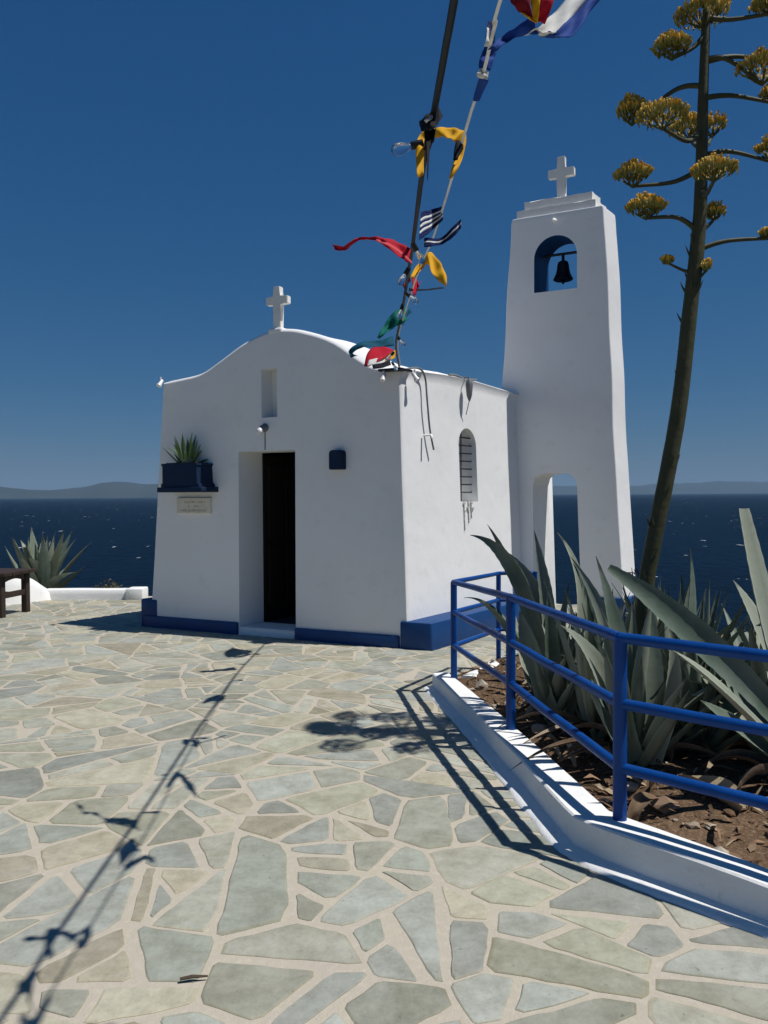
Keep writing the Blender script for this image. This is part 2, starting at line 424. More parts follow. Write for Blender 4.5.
for p in stones:
    p = [warp(*a) for a in p]
    c = centroid(p)
    if c[1] > 12.55 or inside(inner, *c) or not inside(TERR, *c): continue
    if inside(PLANT, *c) : continue
    # inset for the joint
    q = p
    sgn = 1
    n = len(p); A2 = sum(p[i][0]*p[(i+1) % n][1]-p[(i+1) % n][0]*p[i][1] for i in range(n))
    ccw = p if A2 > 0 else p[::-1]
    q = ccw
    j = prng.uniform(.009, .020)
    for i in range(n):
        a, b = ccw[i], ccw[(i+1) % n]; L = math.hypot(b[0]-a[0], b[1]-a[1])
        if L < 1e-5: continue
        nx_, ny_ = (b[1]-a[1])/L, -(b[0]-a[0])/L
        jj = j*prng.uniform(.35, 1.75)
        q = clip(q, nx_, ny_, a[0]*nx_+a[1]*ny_ - jj)
        if len(q) < 3: break
    if len(q) < 3 or area(q) < .008: continue
    # cut corners, then roughen the edges
    r_ = []
    n = len(q)
    for i in range(n):
        a, b, c2 = q[i-1], q[i], q[(i+1) % n]
        k1 = prng.uniform(.03, .17); k2 = prng.uniform(.03, .17)
        r_.append((b[0]+(a[0]-b[0])*k1, b[1]+(a[1]-b[1])*k1)); r_.append((b[0]+(c2[0]-b[0])*k2, b[1]+(c2[1]-b[1])*k2))
    e_ = []
    n = len(r_)
    for i in range(n):
        a, b = r_[i], r_[(i+1) % n]; L = math.hypot(b[0]-a[0], b[1]-a[1]); m_ = max(1, min(9, int(L/.05)))
        for kx in range(m_):
            t = kx/m_; x, y = a[0]+(b[0]-a[0])*t, a[1]+(b[1]-a[1])*t
            e_.append((x+.010*nz(x*10, y*10, 2)+.004*nz(x*31, y*31, 2), y+.010*nz(x*10, y*10, 8)+.004*nz(x*31, y*31, 6)))
    if len(e_) < 4: continue
    cc = centroid(e_)
    col = PAL[prng.randrange(len(PAL))]; kx = prng.uniform(.92, 1.26)
    col = (col[0]*kx, col[1]*kx, col[2]*kx, 1)
    zt = .0026 + prng.uniform(0, .0018)
    tx, ty = prng.gauss(0, .002), prng.gauss(0, .002)
    o_ = [bm.verts.new((x, y, .001)) for x, y in e_]
    m1 = [bm.verts.new((x+(cc[0]-x)*.025, y+(cc[1]-y)*.025, zt-.0012)) for x, y in e_]
    i_ = [bm.verts.new((x+(cc[0]-x)*.06, y+(cc[1]-y)*.06, zt+tx*(x-cc[0])+ty*(y-cc[1]))) for x, y in e_]
    cr = prng.uniform(.88, 1.02)
    for v in i_: v[tint] = col
    for v in o_+m1: v[tint] = (col[0]*cr*1.02, col[1]*cr*.97, col[2]*cr*.86, 1)
    try:
        fs = [bm.faces.new(i_)]
        for A_, B_ in ((o_, m1), (m1, i_)):
            for i in range(len(e_)): fs.append(bm.faces.new((A_[i], A_[(i+1) % len(e_)], B_[(i+1) % len(e_)], B_[i])))
        for f in fs: f.material_index = 1
    except ValueError: pass
kind(obj('terrace_paving', bm, [M['mortar'], M['stone']]))

# --- planter soil
bm = bmesh.new()
def soil_z(x, y):
    d = 1e9
    for a, b in zip(K, K[1:]):
        ab = b-a; t = max(0, min(1, (Vector((x, y, 0))-a).dot(ab)/ab.dot(ab))); d = min(d, (a+ab*t-Vector((x, y, 0))).length)
    rise = .055 + .07*min(1, max(0, d-.2)/1.0) - max(0, y-7.2)*.05
    return rise + .06*nz(x*1.3, y*1.3, 4) * min(1, d/.5) + .03*nz(x*4.5, y*4.5, 1)*min(1, d/.3)
sx = np.arange(.3, 7.6, .07); sy = np.arange(.5, 9.2, .07); gv = {}
for i, x in enumerate(sx):
    for j, y in enumerate(sy):
        if inside(PLANT, x, y): gv[i, j] = bm.verts.new((x, y, soil_z(x, y)))
for i in range(len(sx)-1):
    for j in range(len(sy)-1):
        q = [gv.get(z_) for z_ in ((i, j), (i+1, j), (i+1, j+1), (i, j+1))]
        if all(q): bm.faces.new(q)
kind(obj('planter_soil', bm, M['soil'], smooth=180))

# ------------------------------------------------------------------ chapel
def bool_cut(o, cutters):
    for c in cutters:
        md = o.modifiers.new('cut', 'BOOLEAN'); md.operation = 'DIFFERENCE'; md.solver = 'EXACT'; md.object = c
    dg = bpy.context.evaluated_depsgraph_get(); dg.update()
    me = bpy.data.meshes.new_from_object(o.evaluated_get(dg))
    o.modifiers.clear(); old = o.data; o.data = me; bpy.data.meshes.remove(old)
    for c in cutters:
        m_ = c.data; bpy.data.objects.remove(c); bpy.data.meshes.remove(m_)
def cutter(f, p0, p1):
    bm = bmesh.new(); add_box(bm, p0, p1, f); return obj('cut', bm, M['plaster'])
def arch_pts(a0, a1, hb, hs_, n=14):
    r = (a1-a0)/2; c = (a0+a1)/2
    return [(a0, hb), (a1, hb)] + [(c+r*math.cos(math.pi*k/n), hs_+r*math.sin(math.pi*k/n)) for k in range(n+1)]
def prism(bm, pts, f0, f1, mi=0):
    a = [bm.verts.new(f0(*p)) for p in pts]; b = [bm.verts.new(f1(*p)) for p in pts]
    n = len(pts); bm.faces.new(a[::-1]).material_index = mi; bm.faces.new(b).material_index = mi
    for i in range(n): bm.faces.new((a[i], a[(i+1) % n], b[(i+1) % n], b[i])).material_index = mi
def soften(o, ang=38):
    me = o.data
    for p in me.polygons: p.use_smooth = True
    me.set_sharp_from_angle(angle=R(ang))
    md = o.modifiers.new('normals', 'WEIGHTED_NORMAL'); md.keep_sharp = True; md.weight = 100

chapel = thing('chapel', 'small whitewashed chapel with curved gable, dark open doorway and blue painted base', 'chapel', cp(1.9, 0, 0))
gab = [(.36, 2.862), (.50, 2.875), (.70, 2.915), (.82, 2.985), (.935, 3.063), (1.05, 3.145), (1.177, 3.222), (1.33, 3.292), (1.49, 3.347), (1.65, 3.388), (1.82, 3.408), (1.94, 3.405), (2.06, 3.386), (2.2, 3.345), (2.355, 3.286), (2.53, 3.195), (2.71, 3.100), (2.85, 3.03), (3.0, 2.985), (3.25, 2.955), (3.49, 2.935)]
gs = [(v.x, v.y) for v in spline([(a, b, 0) for a, b in gab], 3)]
front = [(.285, -.05), (.30, .4), (.32, 1.0), (.345, 1.7), (.368, 2.4), (.378, 2.78)] + gs + [(3.50, 2.86), (3.535, 2.4), (3.595, 1.6), (3.66, .8), (3.73, -.05)]
def offset(poly, r):
    out = []; n = len(poly)
    for i, p in enumerate(poly):
        a = Vector(poly[max(i-1, 0)]); b = Vector(poly[min(i+1, n-1)])
        t = (b-a).normalized(); nrm = Vector((-t.y, t.x))   # outward (poly runs right wall, roof, left wall)
        out.append((p[0]+nrm.x*r, p[1]+nrm.y*r))
    return out
bm = bmesh.new(); secs = []
LEN = 2.756
plan = []
for k_ in range(6):
    a = math.pi/2*k_/5; plan.append((.055*(1-math.cos(a)), .040*math.sin(a)))
for t in (.18, .30, .45, .6, .8, 1.0, 1.3, 1.6, 2.05, 2.4, LEN-.04): plan.append((t, .040))
plan.append((LEN, .04))
for (t, r) in plan:
    pts = []
    op = offset(front, r)
    for i, (s_, h_) in enumerate(front):
        so_, ho = op[i]
        if i < 6 or i > len(front)-6: so_ = s_ + (so_-s_)*.35; ho = h_ if h_ < 2.7 else h_ + (ho-h_)*.5
        up = max(0, min(1, (h_-2.5)/.4))
        ho += .11*math.exp(-((so_-.86)/.30)**2)*interp(t, (.03, .2, .55, 1.0), (0, 1, .9, .25))
        if ho > 2.93: ho = 2.93 + (ho-2.93)*interp(t, (.1, .3, .45, .8, 1.2), (1, .86, .68, .35, .25))
        ho += up*.06*math.sin(math.pi*min(1, (t/LEN)**.85))
        pts.append(cp(so_ + .006*nz(h_*2, t*2), t + .02*h_/3 + .0*h_, ho + up*.006*nz(s_*3, t*3)))
    secs.append([bm.verts.new(p) for p in pts])
for a, b in zip(secs, secs[1:]):
    for i in range(len(front)-1): bm.faces.new((a[i], a[i+1], b[i+1], b[i]))
    bm.faces.new((a[-1], a[0], b[0], b[-1]))
bm.faces.new(secs[0]); bm.faces.new(secs[-1][::-1])
body = obj('wall', bm, [M['plaster'], M['plaster_in'], M['navy']], chapel)
cuts = [cutter(cp, (.78, .40, .085), (3.22, 2.3, 2.45)), cutter(cp, (1.64, -.3, .09), (2.405, .6, 2.10)),
        cutter(cp, (1.875, -.3, 2.475), (2.085, .20, 3.02))]
b2 = bmesh.new(); wp = arch_pts(1.175, 1.585, 1.51, 2.165)
prism(b2, wp, lambda a, h: cp(-.3, a, h), lambda a, h: cp(.62, a, h)); cuts.append(obj('cut', b2, M['plaster']))
bool_cut(body, cuts)
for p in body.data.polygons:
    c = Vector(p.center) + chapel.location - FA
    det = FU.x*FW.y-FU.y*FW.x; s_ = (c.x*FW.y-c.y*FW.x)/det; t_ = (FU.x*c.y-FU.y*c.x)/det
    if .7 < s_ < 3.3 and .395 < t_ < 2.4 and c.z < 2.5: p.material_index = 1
soften(body)
# base course
bm = bmesh.new()
add_box(bm, (.0, -.022, -.05), (.36, 2.70, .285), cp, bev=.02)
add_box(bm, (3.62, -.012, -.05), (3.87, 2.70, .34), cp, bev=.02)
add_box(bm, (.37, -.035, -.05), (1.635, .16, .13), cp, bev=.012); add_box(bm, (2.415, -.035, -.05), (3.80, .16, .14), cp, bev=.012)
obj('plinth', bm, M['blue'], chapel, smooth=40)
bm = bmesh.new(); add_box(bm, (1.645, -.02, -.02), (2.405, .10, .05), cp, bev=.012); obj('doorstep', bm, M['plaster'], chapel)
# open door leaf inside
door = None
bm = bmesh.new(); add_box(bm, (2.41, .43, .10), (2.45, 1.17, 2.08), cp, bev=.004)
for a in (.50, .80): 
    add_box(bm, (2.395, a, .3), (2.409, a+.26, 1.0), cp, bev=.003); add_box(bm, (2.395, a, 1.1), (2.409, a+.26, 1.95), cp, bev=.003)
door = obj('door', bm, M['door'], chapel)
bm = bmesh.new(); add_tube(bm, [cp(2.40, 1.10, 1.0), cp(2.34, 1.10, 1.0), cp(2.34, .98, 1.0)], .01); obj('handle', bm, M['iron'], door, smooth=60)
# gable cross
def cross(parent, base, ax, W, Hh, th, armh, armw, name='cross'):
    bm = bmesh.new(); n = Vector((-ax.y, ax.x, 0))
    f = lambda a, b, c: base + ax*a + n*b + Vector((0, 0, c))
    e = th/2
    pr = [(-W/2*1.08, -.03), (W/2*1.08, -.03), (W/2, armh-W/2), (armw/2, armh-W/2), (armw/2, armh+W/2), (W/2, armh+W/2), (W/2*.97, Hh), (-W/2*.97, Hh), (-W/2, armh+W/2), (-armw/2, armh+W/2), (-armw/2, armh-W/2), (-W/2, armh-W/2)]
    prism(bm, pr, lambda a, h: f(a, -e, h), lambda a, h: f(a, e, h))
    bmesh.ops.bevel(bm, geom=list(bm.edges), offset=.006, segments=2, affect='EDGES')
    return obj(name, bm, M['cross'], parent, smooth=45)
cross(chapel, cp(1.905, .09, 3.445), -FU, .086, .49, .075, .335, .285)
bm = bmesh.new(); add_box(bm, (1.815, .02, 3.40), (1.995, .17, 3.47), cp, bev=.02); obj('cross_base', bm, M['plaster'], chapel, smooth=50)
# planter shelf on the front
bm = bmesh.new()
add_box(bm, (2.69, -.25, 1.64), (3.34, .02, 1.70), cp, bev=.008)
pb_ = [(2.74, 1.701), (3.30, 1.701), (3.295, 1.74), (3.275, 1.745), (3.275, 1.945), (3.29, 1.95), (3.29, 1.975), (2.765, 1.975), (2.765, 1.95), (2.778, 1.945), (2.765, 1.745), (2.745, 1.74)]
prism(bm, pb_, lambda a, h: cp(a, -.23, h), lambda a, h: cp(a, .02, h))
shelf = obj('flower_box', bm, M['navy'], chapel, smooth=30)
bm = bmesh.new(); add_box(bm, (2.82, -.20, 1.976), (3.25, .0, 1.985), cp); obj('potting_soil', bm, M['soil'], shelf)
# plaque with worn lettering
bm = bmesh.new(); add_box(bm, (2.785, -.018, 1.39), (3.28, .03, 1.575), cp, bev=.004); plq = obj('plaque', bm, M['marble'], chapel)
bm = bmesh.new(); pr2 = random.Random(5)
for hh, a0, a1 in ((1.525, 2.86, 3.17), (1.475, 2.95, 3.10), (1.425, 2.84, 3.22)):
    a = a0
    while a < a1:
        wd = pr2.choice((.008, .012, .016))
        if pr2.random() < .85:
            for _ in range(2):
                x0 = a+pr2.uniform(0, wd*.6); add_box(bm, (x0, -.0205, hh-.011), (x0+.004, -.0175, hh+pr2.choice((.004, .012))), cp)
            z0 = hh+pr2.choice((-.011, 0, .009)); add_box(bm, (a, -.0204, z0), (a+wd, -.0176, z0+.003), cp)
        a += wd+.008
obj('inscription', bm, M['ink'], plq)
# small blue box right of the door
bm = bmesh.new()
bp = [(1.0, 1.87), (1.155, 1.87), (1.155, 2.045), (1.145, 2.068), (1.125, 2.078), (1.03, 2.078), (1.01, 2.068), (1.0, 2.045)]
prism(bm, bp, lambda a, h: cp(a, -.07, h), lambda a, h: cp(a, .03, h))
bmesh.ops.bevel(bm, geom=list(bm.edges), offset=.006, segments=2, affect='EDGES')
obj('letter_box', bm, M['navy'], chapel, smooth=40)
# lamp over the door
lp_ = cp(2.04, .03, 2.36)
nf = Vector((FU.y, -FU.x, 0)); nf = -nf if nf.y > 0 else nf
bm = bmesh.new(); add_lathe(bm, [(.045, 0), (.05, .02), (.03, .03), (.022, .06), (.026, .065), (.024, .09)], lp_, 14, nf)
add_tube(bm, [lp_+nf*.01+Vector((0, 0, -.02)), lp_+nf*.012+Vector((0, 0, -.13)), lp_+nf*.012+Vector((0, 0, -.25))], .009)
lamp = obj('wall_lamp', bm, M['grey_cable'], chapel, smooth=40)
bm = bmesh.new(); add_lathe(bm, [(.02, 0), (.034, .02), (.038, .045), (.028, .068), (.0, .078)], lp_+nf*.10+Vector((0, 0, -.012)), 16, (nf*.5+Vector((0, 0, -1)))); obj('bulb', bm, M['white_plastic'], lamp, smooth=60)
# flood lights on the corner
def spot(p, d):
    bm = bmesh.new(); d = Vector(d).normalized()
    add_lathe(bm, [(.016, -.045), (.020, -.04), (.022, .015), (.030, .035), (.032, .05), (.024, .052)], p, 14, d); add_tube(bm, [p, p+Vector((0, 0, .07))], .01)
    obj('spotlight', bm, M['white_plastic'], chapel, smooth=40)
ns = Vector((.811, -.585, 0))
spot(cp(.50, -.06, 2.82), (-.25, -.4, -1)); spot(cp(.27, .14, 2.83), (.5, -.2, -.9)); spot(cp(3.46, -.06, 2.95), (-.3, -.5, -.8))
bm = bmesh.new(); add_box(bm, (.30, -.07, 2.875), (.56, .15, 2.90), cp, bev=.004); obj('lamp_bracket', bm, M['iron'], chapel)
# side wall: bars, lantern, cable, worn patch
bars = []
bm = bmesh.new()
for i in range(8): add_tube(bm, [cp(.41, 1.155, 1.62+i*.092), cp(.41, 1.61, 1.62+i*.092)], .009, 6)
add_tube(bm, [cp(.43, 1.38, 1.49), cp(.43, 1.38, 2.36)], .008, 6)
obj('window_bars', bm, M['iron'], chapel, smooth=60)
bm = bmesh.new(); c = cp(.27, 1.28, 2.80)
add_lathe(bm, [(.012, .14), (.036, .10), (.044, .06), (.032, -.06), (.015, -.11), (.006, -.13)][::-1], c, 8)
add_tube(bm, [c+Vector((0, 0, .12)), c+Vector((0, 0, .15)), cp(.34, 1.28, 2.95)], .008, 6); obj('lantern', bm, M['grey_cable'], chapel, smooth=30)
bm = bmesh.new(); add_tube(bm, [cp(.34+.02*nz(i), .95+.09*i, 2.945+.012*math.sin(i*1.1)) for i in range(8)], .014, 6); add_tube(bm, [c+Vector((0, 0, -.12)), cp(.322, 1.30, 2.52)], .005, 6)
add_tube(bm, spline([cp(.40, .10, 2.90), cp(.32, .28, 2.935), cp(.315, .41, 2.86), cp(.300, .43, 2.60), cp(.295, .47, 2.3), cp(.285, .53, 2.08)], 6), .011, 6)
obj('wall_cable', bm, M['grey_cable'], chapel, smooth=60)
bm = bmesh.new(); add_tube(bm, [cp(.33, .40, 2.23), cp(.24, .40, 2.235), cp(.225, .40, 2.20)], .013, 6); 
obj('wall_bracket', bm, M['white_plastic'], chapel, smooth=60)
bm = bmesh.new()
def flake(pts, th=.004):
    n = 7
    for (t, h, a, b) in pts:
        pv = []
        for k_ in range(n):
            an = 2*math.pi*k_/n; rr_ = 1+.35*nz(t*40+k_, h*30)
            pv.append((t+a*rr_*math.cos(an), h+b*rr_*math.sin(an)))
        sbase = lambda h: .320 + .0345*(h-1.0)-.0228
        prism(bm, pv, lambda a, h: cp(sbase(h)-th, a, h), lambda a, h: cp(sbase(h)+.05, a, h))
pr3 = random.Random(2)
flake([(1.22+.20*pr3.random()+.07*(1.49-h_)*4, h_, .010+.020*pr3.random(), .008+.014*pr3.random()) for h_ in (1.495, 1.488, 1.47, 1.455, 1.44, 1.43, 1.41, 1.40)])
flake([(t_+.006*nz(j*.9, t_*9), 1.50-.028*j, .006, .018) for t_, n_ in ((1.235, 12), (1.335, 9), (1.40, 7)) for j in range(n_)], .003)
M['worn'] = mat('worn_plaster', (.50, .49, .46), .95, .05, bump=((40, .004, 3),), var=((20, .4, .7, (.35, .34, .32), .6),))
obj('peeling_plaster', bm, M['worn'], chapel)
# apse behind
bm = bmesh.new()
add_box(bm, (.24, LEN+.56, -.05), (2.9, LEN+.92, 2.0), lambda s, t, h: cp(s+.03*h*(1 if s < 1 else -1), t, h), bev=.03)
add_box(bm, (.60, LEN+.01, -.05), (2.85, LEN+.60, 2.2), cp, bev=.03)
obj('apse', bm, M['plaster'], chapel, smooth=40)

# ------------------------------------------------------------------ bell tower
tower = thing('bell_tower', 'tall tapering whitewashed bell tower with open arch, stepped cap and cross', 'bell tower', tp(.5, .25, 0))
HT = [0, .56, 1.2, 1.76, 2.3, 3.0, 3.74, 4.3, 4.8, 5.165]
SL = [-.42, -.37, -.33, -.29, -.26, -.218, -.17, -.135, -.098, -.08]
SR = [1.35, 1.324, 1.285, 1.256, 1.222, 1.198, 1.172, 1.145, 1.12, 1.10]
bm = bmesh.new(); rings = []
hs2 = list(np.linspace(-.05, 5.10, 30)) + [5.148, 5.165]
def tower_ring(h, ins):
    hh = max(h, 0); l, r = interp(hh, HT, SL), interp(hh, HT, SR)
    l += .012*nz(h*1.3, 3); r += .014*nz(h*1.5, 7); f = .01*nz(h, 11); b = .50 - .012*h + .012*nz(h*1.2, 15)
    l += ins; r -= ins; f += ins; b -= ins; e = .018
    pts = [(l+e, f), (r-e, f), (r-e*.3, f+e*.3), (r, f+e), (r, b-e), (r-e*.3, b-e*.3), (r-e, b), (l+e, b), (l+e*.3, b-e*.3), (l, b-e), (l, f+e), (l+e*.3, f+e*.3)]
    return [bm.verts.new(tp(a, c_, h)) for a, c_ in pts]
for h in hs2: rings.append(tower_ring(h, .0 if h < 5.12 else (.004 if h < 5.155 else .018)))
for a, b in zip(rings, rings[1:]):
    for i in range(12): bm.faces.new((a[i], a[(i+1) % 12], b[(i+1) % 12], b[i]))
bm.faces.new(rings[0][::-1]); bm.faces.new(rings[-1])
tb = obj('wall', bm, [M['plaster'], M['blue']], tower)
cuts = []
b2 = bmesh.new(); prism(b2, arch_pts(.222, .772, 4.178, 4.60, 18), lambda a, h: tp(a, -.4, h), lambda a, h: tp(a, 1.0, h)); cuts.append(obj('cut', b2, M['plaster']))
b2 = bmesh.new()
lo = [(.20, -.2), (.845, -.2), (.80, .8), (.775, 1.5)] + [(.605+.165*math.cos(R(a)), 1.66+.20*math.sin(R(a))) for a in range(0, 91, 15)] + [(.40, 1.865), (.29, 1.85), (.225, 1.80), (.20, 1.70)]
prism(b2, lo, lambda a, h: tp(a, -.4, h), lambda a, h: tp(a, 1.0, h)); cuts.append(obj('cut', b2, M['plaster']))
bool_cut(tb, cuts)
for p in tb.data.polygons:
    c = Vector(p.center) + tower.location - TO
    s_, d_ = c.dot(-FU), c.y
    n_ = Vector(p.normal)
    if 4.15 < c.z < 4.9:
        # faces of the bell opening: their normals point to the arch axis
        ax = Vector((0, 0, 4.55)); mid = TO - FU*.497 + FW*.25
        v = Vector((mid.x, mid.y, 4.5)) - (Vector(p.center)+tower.location)
        if abs(n_.dot(Vector((nf.x, nf.y, 0)))) < .5 and .15 < s_-(c.dot(FW))*0 < 1.3 and v.dot(n_) > 0: p.material_index = 1
soften(tb)
bm = bmesh.new()
for (a0, a1, b0, b1) in ((-.46, .19, -.035, .56), (.84, 1.40, -.035, .56)): add_box(bm, (a0, b0, -.05), (a1, b1, .30), tp, bev=.02)
obj('plinth', bm, M['blue'], tower, smooth=40)
bm = bmesh.new(); rr = random.Random(4)
def rough_slab(a0, a1, b0, b1, h0, h1):
    n = 10; top = []; bot = []
    for (x0, y0, x1, y1) in ((a0, b0, a1, b0), (a1, b0, a1, b1), (a1, b1, a0, b1), (a0, b1, a0, b0)):
        for k_ in range(n):
            t = k_/n; x, y = x0+(x1-x0)*t, y0+(y1-y0)*t
            bot.append(bm.verts.new(tp(x, y, h0))); top.append(bm.verts.new(tp(x+.012*nz(x*9, y*9, h1), y+.012*nz(x*9, y*9, 7), h1+.02*nz(x*6, y*6, 3))))
    m_ = len(top); bm.faces.new(bot[::-1]); bm.faces.new(top)
    for i in range(m_): bm.faces.new((bot[i], bot[(i+1) % m_], top[(i+1) % m_], top[i]))
rough_slab(-.03, .985, .05, .40, 5.14, 5.265); rough_slab(.06, .925, .09, .37, 5.25, 5.38)
bmesh.ops.bevel(bm, geom=[e for e in bm.edges if e.is_manifold and e.calc_face_angle(0) > .8], offset=.015, segments=2, affect='EDGES')
obj('cap', bm, M['cross'], tower, smooth=40)
cross(tower, tp(.49, .22, 5.37), -FU, .102, .56, .085, .355, .335)
bm = bmesh.new(); add_tube(bm, [tp(.50, .02, 5.06), tp(.50, -.05, 5.06), tp(.50, -.06, 5.04)], .022, 8); obj('spout', bm, M['plaster'], tower, smooth=60)
bm = bmesh.new(); add_tube(bm, [tp(1.33, .20, .60), tp(1.40, .20, .60), tp(1.41, .20, .58)], .008, 6); add_lathe(bm, [(.008, -.03), (.014, 0), (.008, .03)], tp(1.415, .20, .63), 8); obj('hook', bm, M['iron'], tower, smooth=50)
# bell
bc = tp(.495, .25, 4.36)
bell = thing('bell', 'dark bronze bell hanging in the blue arch of the tower', 'bell', bc)
bm = bmesh.new(); add_lathe(bm, [(.115, 0), (.128, .012), (.118, .035), (.095, .08), (.080, .14), (.074, .20), (.062, .235), (.03, .252), (.0, .256)], bc, 24); obj('body', bm, M['bell'], bell, smooth=40)
bm = bmesh.new(); add_tube(bm, [bc+Vector((0, 0, .2)), bc+Vector((0, 0, .0))], .008); add_lathe(bm, [(.006, -.05), (.018, -.035), (.020, -.015), (.008, .01)], bc, 10); obj('clapper', bm, M['iron'], bell, smooth=50)
bm = bmesh.new(); add_tube(bm, [bc+Vector((0, 0, .24)), bc+Vector((0, 0, .34))], .020); add_tube(bm, [tp(.2, .25, 4.70), tp(.8, .25, 4.70)], .018); obj('yoke', bm, M['iron'], bell, smooth=50)

# ------------------------------------------------------------------ kerbs and low walls
def kerb(path, hgt, wid, batter=.02, step=.12, jit=.006, side=1):
    """returns bm for a whitewashed kerb; path = outer foot, body lies on its left (side=1) or right"""
    bm = bmesh.new(); P_ = []
    for a, b in zip(path, path[1:]):
        n = max(1, int((b-a).length/step))
        P_ += [a+(b-a)*(i/n) for i in range(n)]
    P_.append(path[-1]); rows = []
    for i, p in enumerate(P_):
        T = (P_[min(i+1, len(P_)-1)]-P_[max(i-1, 0)]).normalized(); N = Vector((-T.y, T.x, 0))*side
        hv = (hgt(p) if callable(hgt) else hgt) + jit*nz(p.x*2, p.y*2, 1)*1.2; o = jit*nz(p.x*3, p.y*3, 6)*1.5; wd = wid(p) if callable(wid) else wid
        rows.append([bm.verts.new(p+N*a+Vector((0, 0, z))) for a, z in ((o, -.03), (batter*.6+o, hv*.5), (batter+o, hv-.008), (batter+.009+o, hv), (wd*.5, hv+.003), (wd-.014, hv), (wd, hv-.014), (wd+.005, -.03))])
    for a, b in zip(rows, rows[1:]):
        for k_ in range(7): bm.faces.new((a[k_], a[k_+1], b[k_+1], b[k_]))
        bm.faces.new((a[7], a[0], b[0], b[7]))
    bm.faces.new(rows[0][::-1]); bm.faces.new(rows[-1]); return bm
pk = thing('planter_kerb', 'low whitewashed kerb edging the agave bed, striped by railing shadows', 'kerb', K[5])
obj('kerb_wall', kerb(K, lambda p: interp(-p.y, (-6.5, -3.6, -3.3, -2.9), (.125, .155, .165, .155)), lambda p: interp(-p.y, (-6.5, -3.6, -3.3, -2.9), (.145, .20, .19, .15)), batter=.006), M['curb'], pk, smooth=24)
# whitewash brushed over the paving along the foot
bm = bmesh.new(); rows = []
P_ = []
for a, b in zip(K, K[1:]):
    n = max(1, int((b-a).length/.06)); P_ += [a+(b-a)*(i/n) for i in range(n)]
P_.append(K[-1])
for i, p in enumerate(P_):
    T = (P_[min(i+3, len(P_)-1)]-P_[max(i-3, 0)]).normalized(); N = Vector((T.y, -T.x, 0))
    wd = .082 + .012*nz(p.x*5, p.y*5, 2) + .006*nz(p.x*22, p.y*22, 4)
    rows.append([bm.verts.new(p-N*.01+Vector((0, 0, .03))), bm.verts.new(p+N*.02+Vector((0, 0, .022))), bm.verts.new(p+N*(wd-.012)+Vector((0, 0, .0165))), bm.verts.new(p+N*wd+Vector((0, 0, .002)))])
for a, b in zip(rows, rows[1:]):
    for k_ in range(3): bm.faces.new((a[k_], a[k_+1], b[k_+1], b[k_]))
obj('painted_foot', bm, M['curb'], pk, smooth=60)
bm = kerb([Vector((.62, 6.60, 0)), Vector((.80, 6.98, 0)), Vector((1.05, 7.36, 0)), Vector((1.6, 7.5, 0)), Vector((2.3, 7.7, 0))], .10, .16, side=-1)
obj('back_kerb', bm, M['curb'], pk, smooth=50)
sk = thing('seaside_kerb', 'low white kerb at the terrace edge left of the chapel, sea behind it', 'kerb', (-4.5, 12.3, 0))
obj('kerb_wall', kerb([Vector((-5.3, 12.36, 0)), Vector((-4.6, 12.34, 0)), Vector((-3.99, 12.30, 0))], .155, .26, jit=.004), M['curb'], sk, smooth=50)
bm = bmesh.new(); add_box(bm, (-3.985, 12.26, -.03), (-3.72, 12.58, .175), bev=.02)
obj('kerb_block', bm, M['curb'], sk, smooth=40)
# sloping white wall behind the bench
bm = bmesh.new(); rows = []
wp_ = [(-5.12, 12.46, .10), (-5.22, 12.34, .20), (-5.36, 12.14, .37), (-5.48, 11.90, .44), (-5.8, 11.65, .47), (-6.5, 11.1, .48), (-8.0, 9.9, .48), (-10.5, 8.0, .48)]
wv = spline(wp_, 4)
for i, p in enumerate(wv):
    T = (wv[min(i+1, len(wv)-1)]-wv[max(i-1, 0)]); T.z = 0; T.normalize(); N = Vector((T.y, -T.x, 0)); hh = p.z+.01*nz(p.x*3, p.y*3); b = Vector((p.x, p.y, 0))
    rows.append([bm.verts.new(b+N*a+Vector((0, 0, z))) for a, z in ((-.04, -.03), (0, hh*.6), (.03, hh-.05), (.08, hh), (.24, hh), (.31, hh-.05), (.36, -.05))])
for a, b in zip(rows, rows[1:]):
    for k_ in range(6): bm.faces.new((a[k_], a[k_+1], b[k_+1], b[k_]))
bm.faces.new(rows[0][::-1]); bm.faces.new(rows[-1])
tag(obj('low_wall', bm, M['curb'], smooth=60, loc=(-5.3, 12.0, 0)), 'low white wall sloping down behind the wooden bench at the left', 'wall')

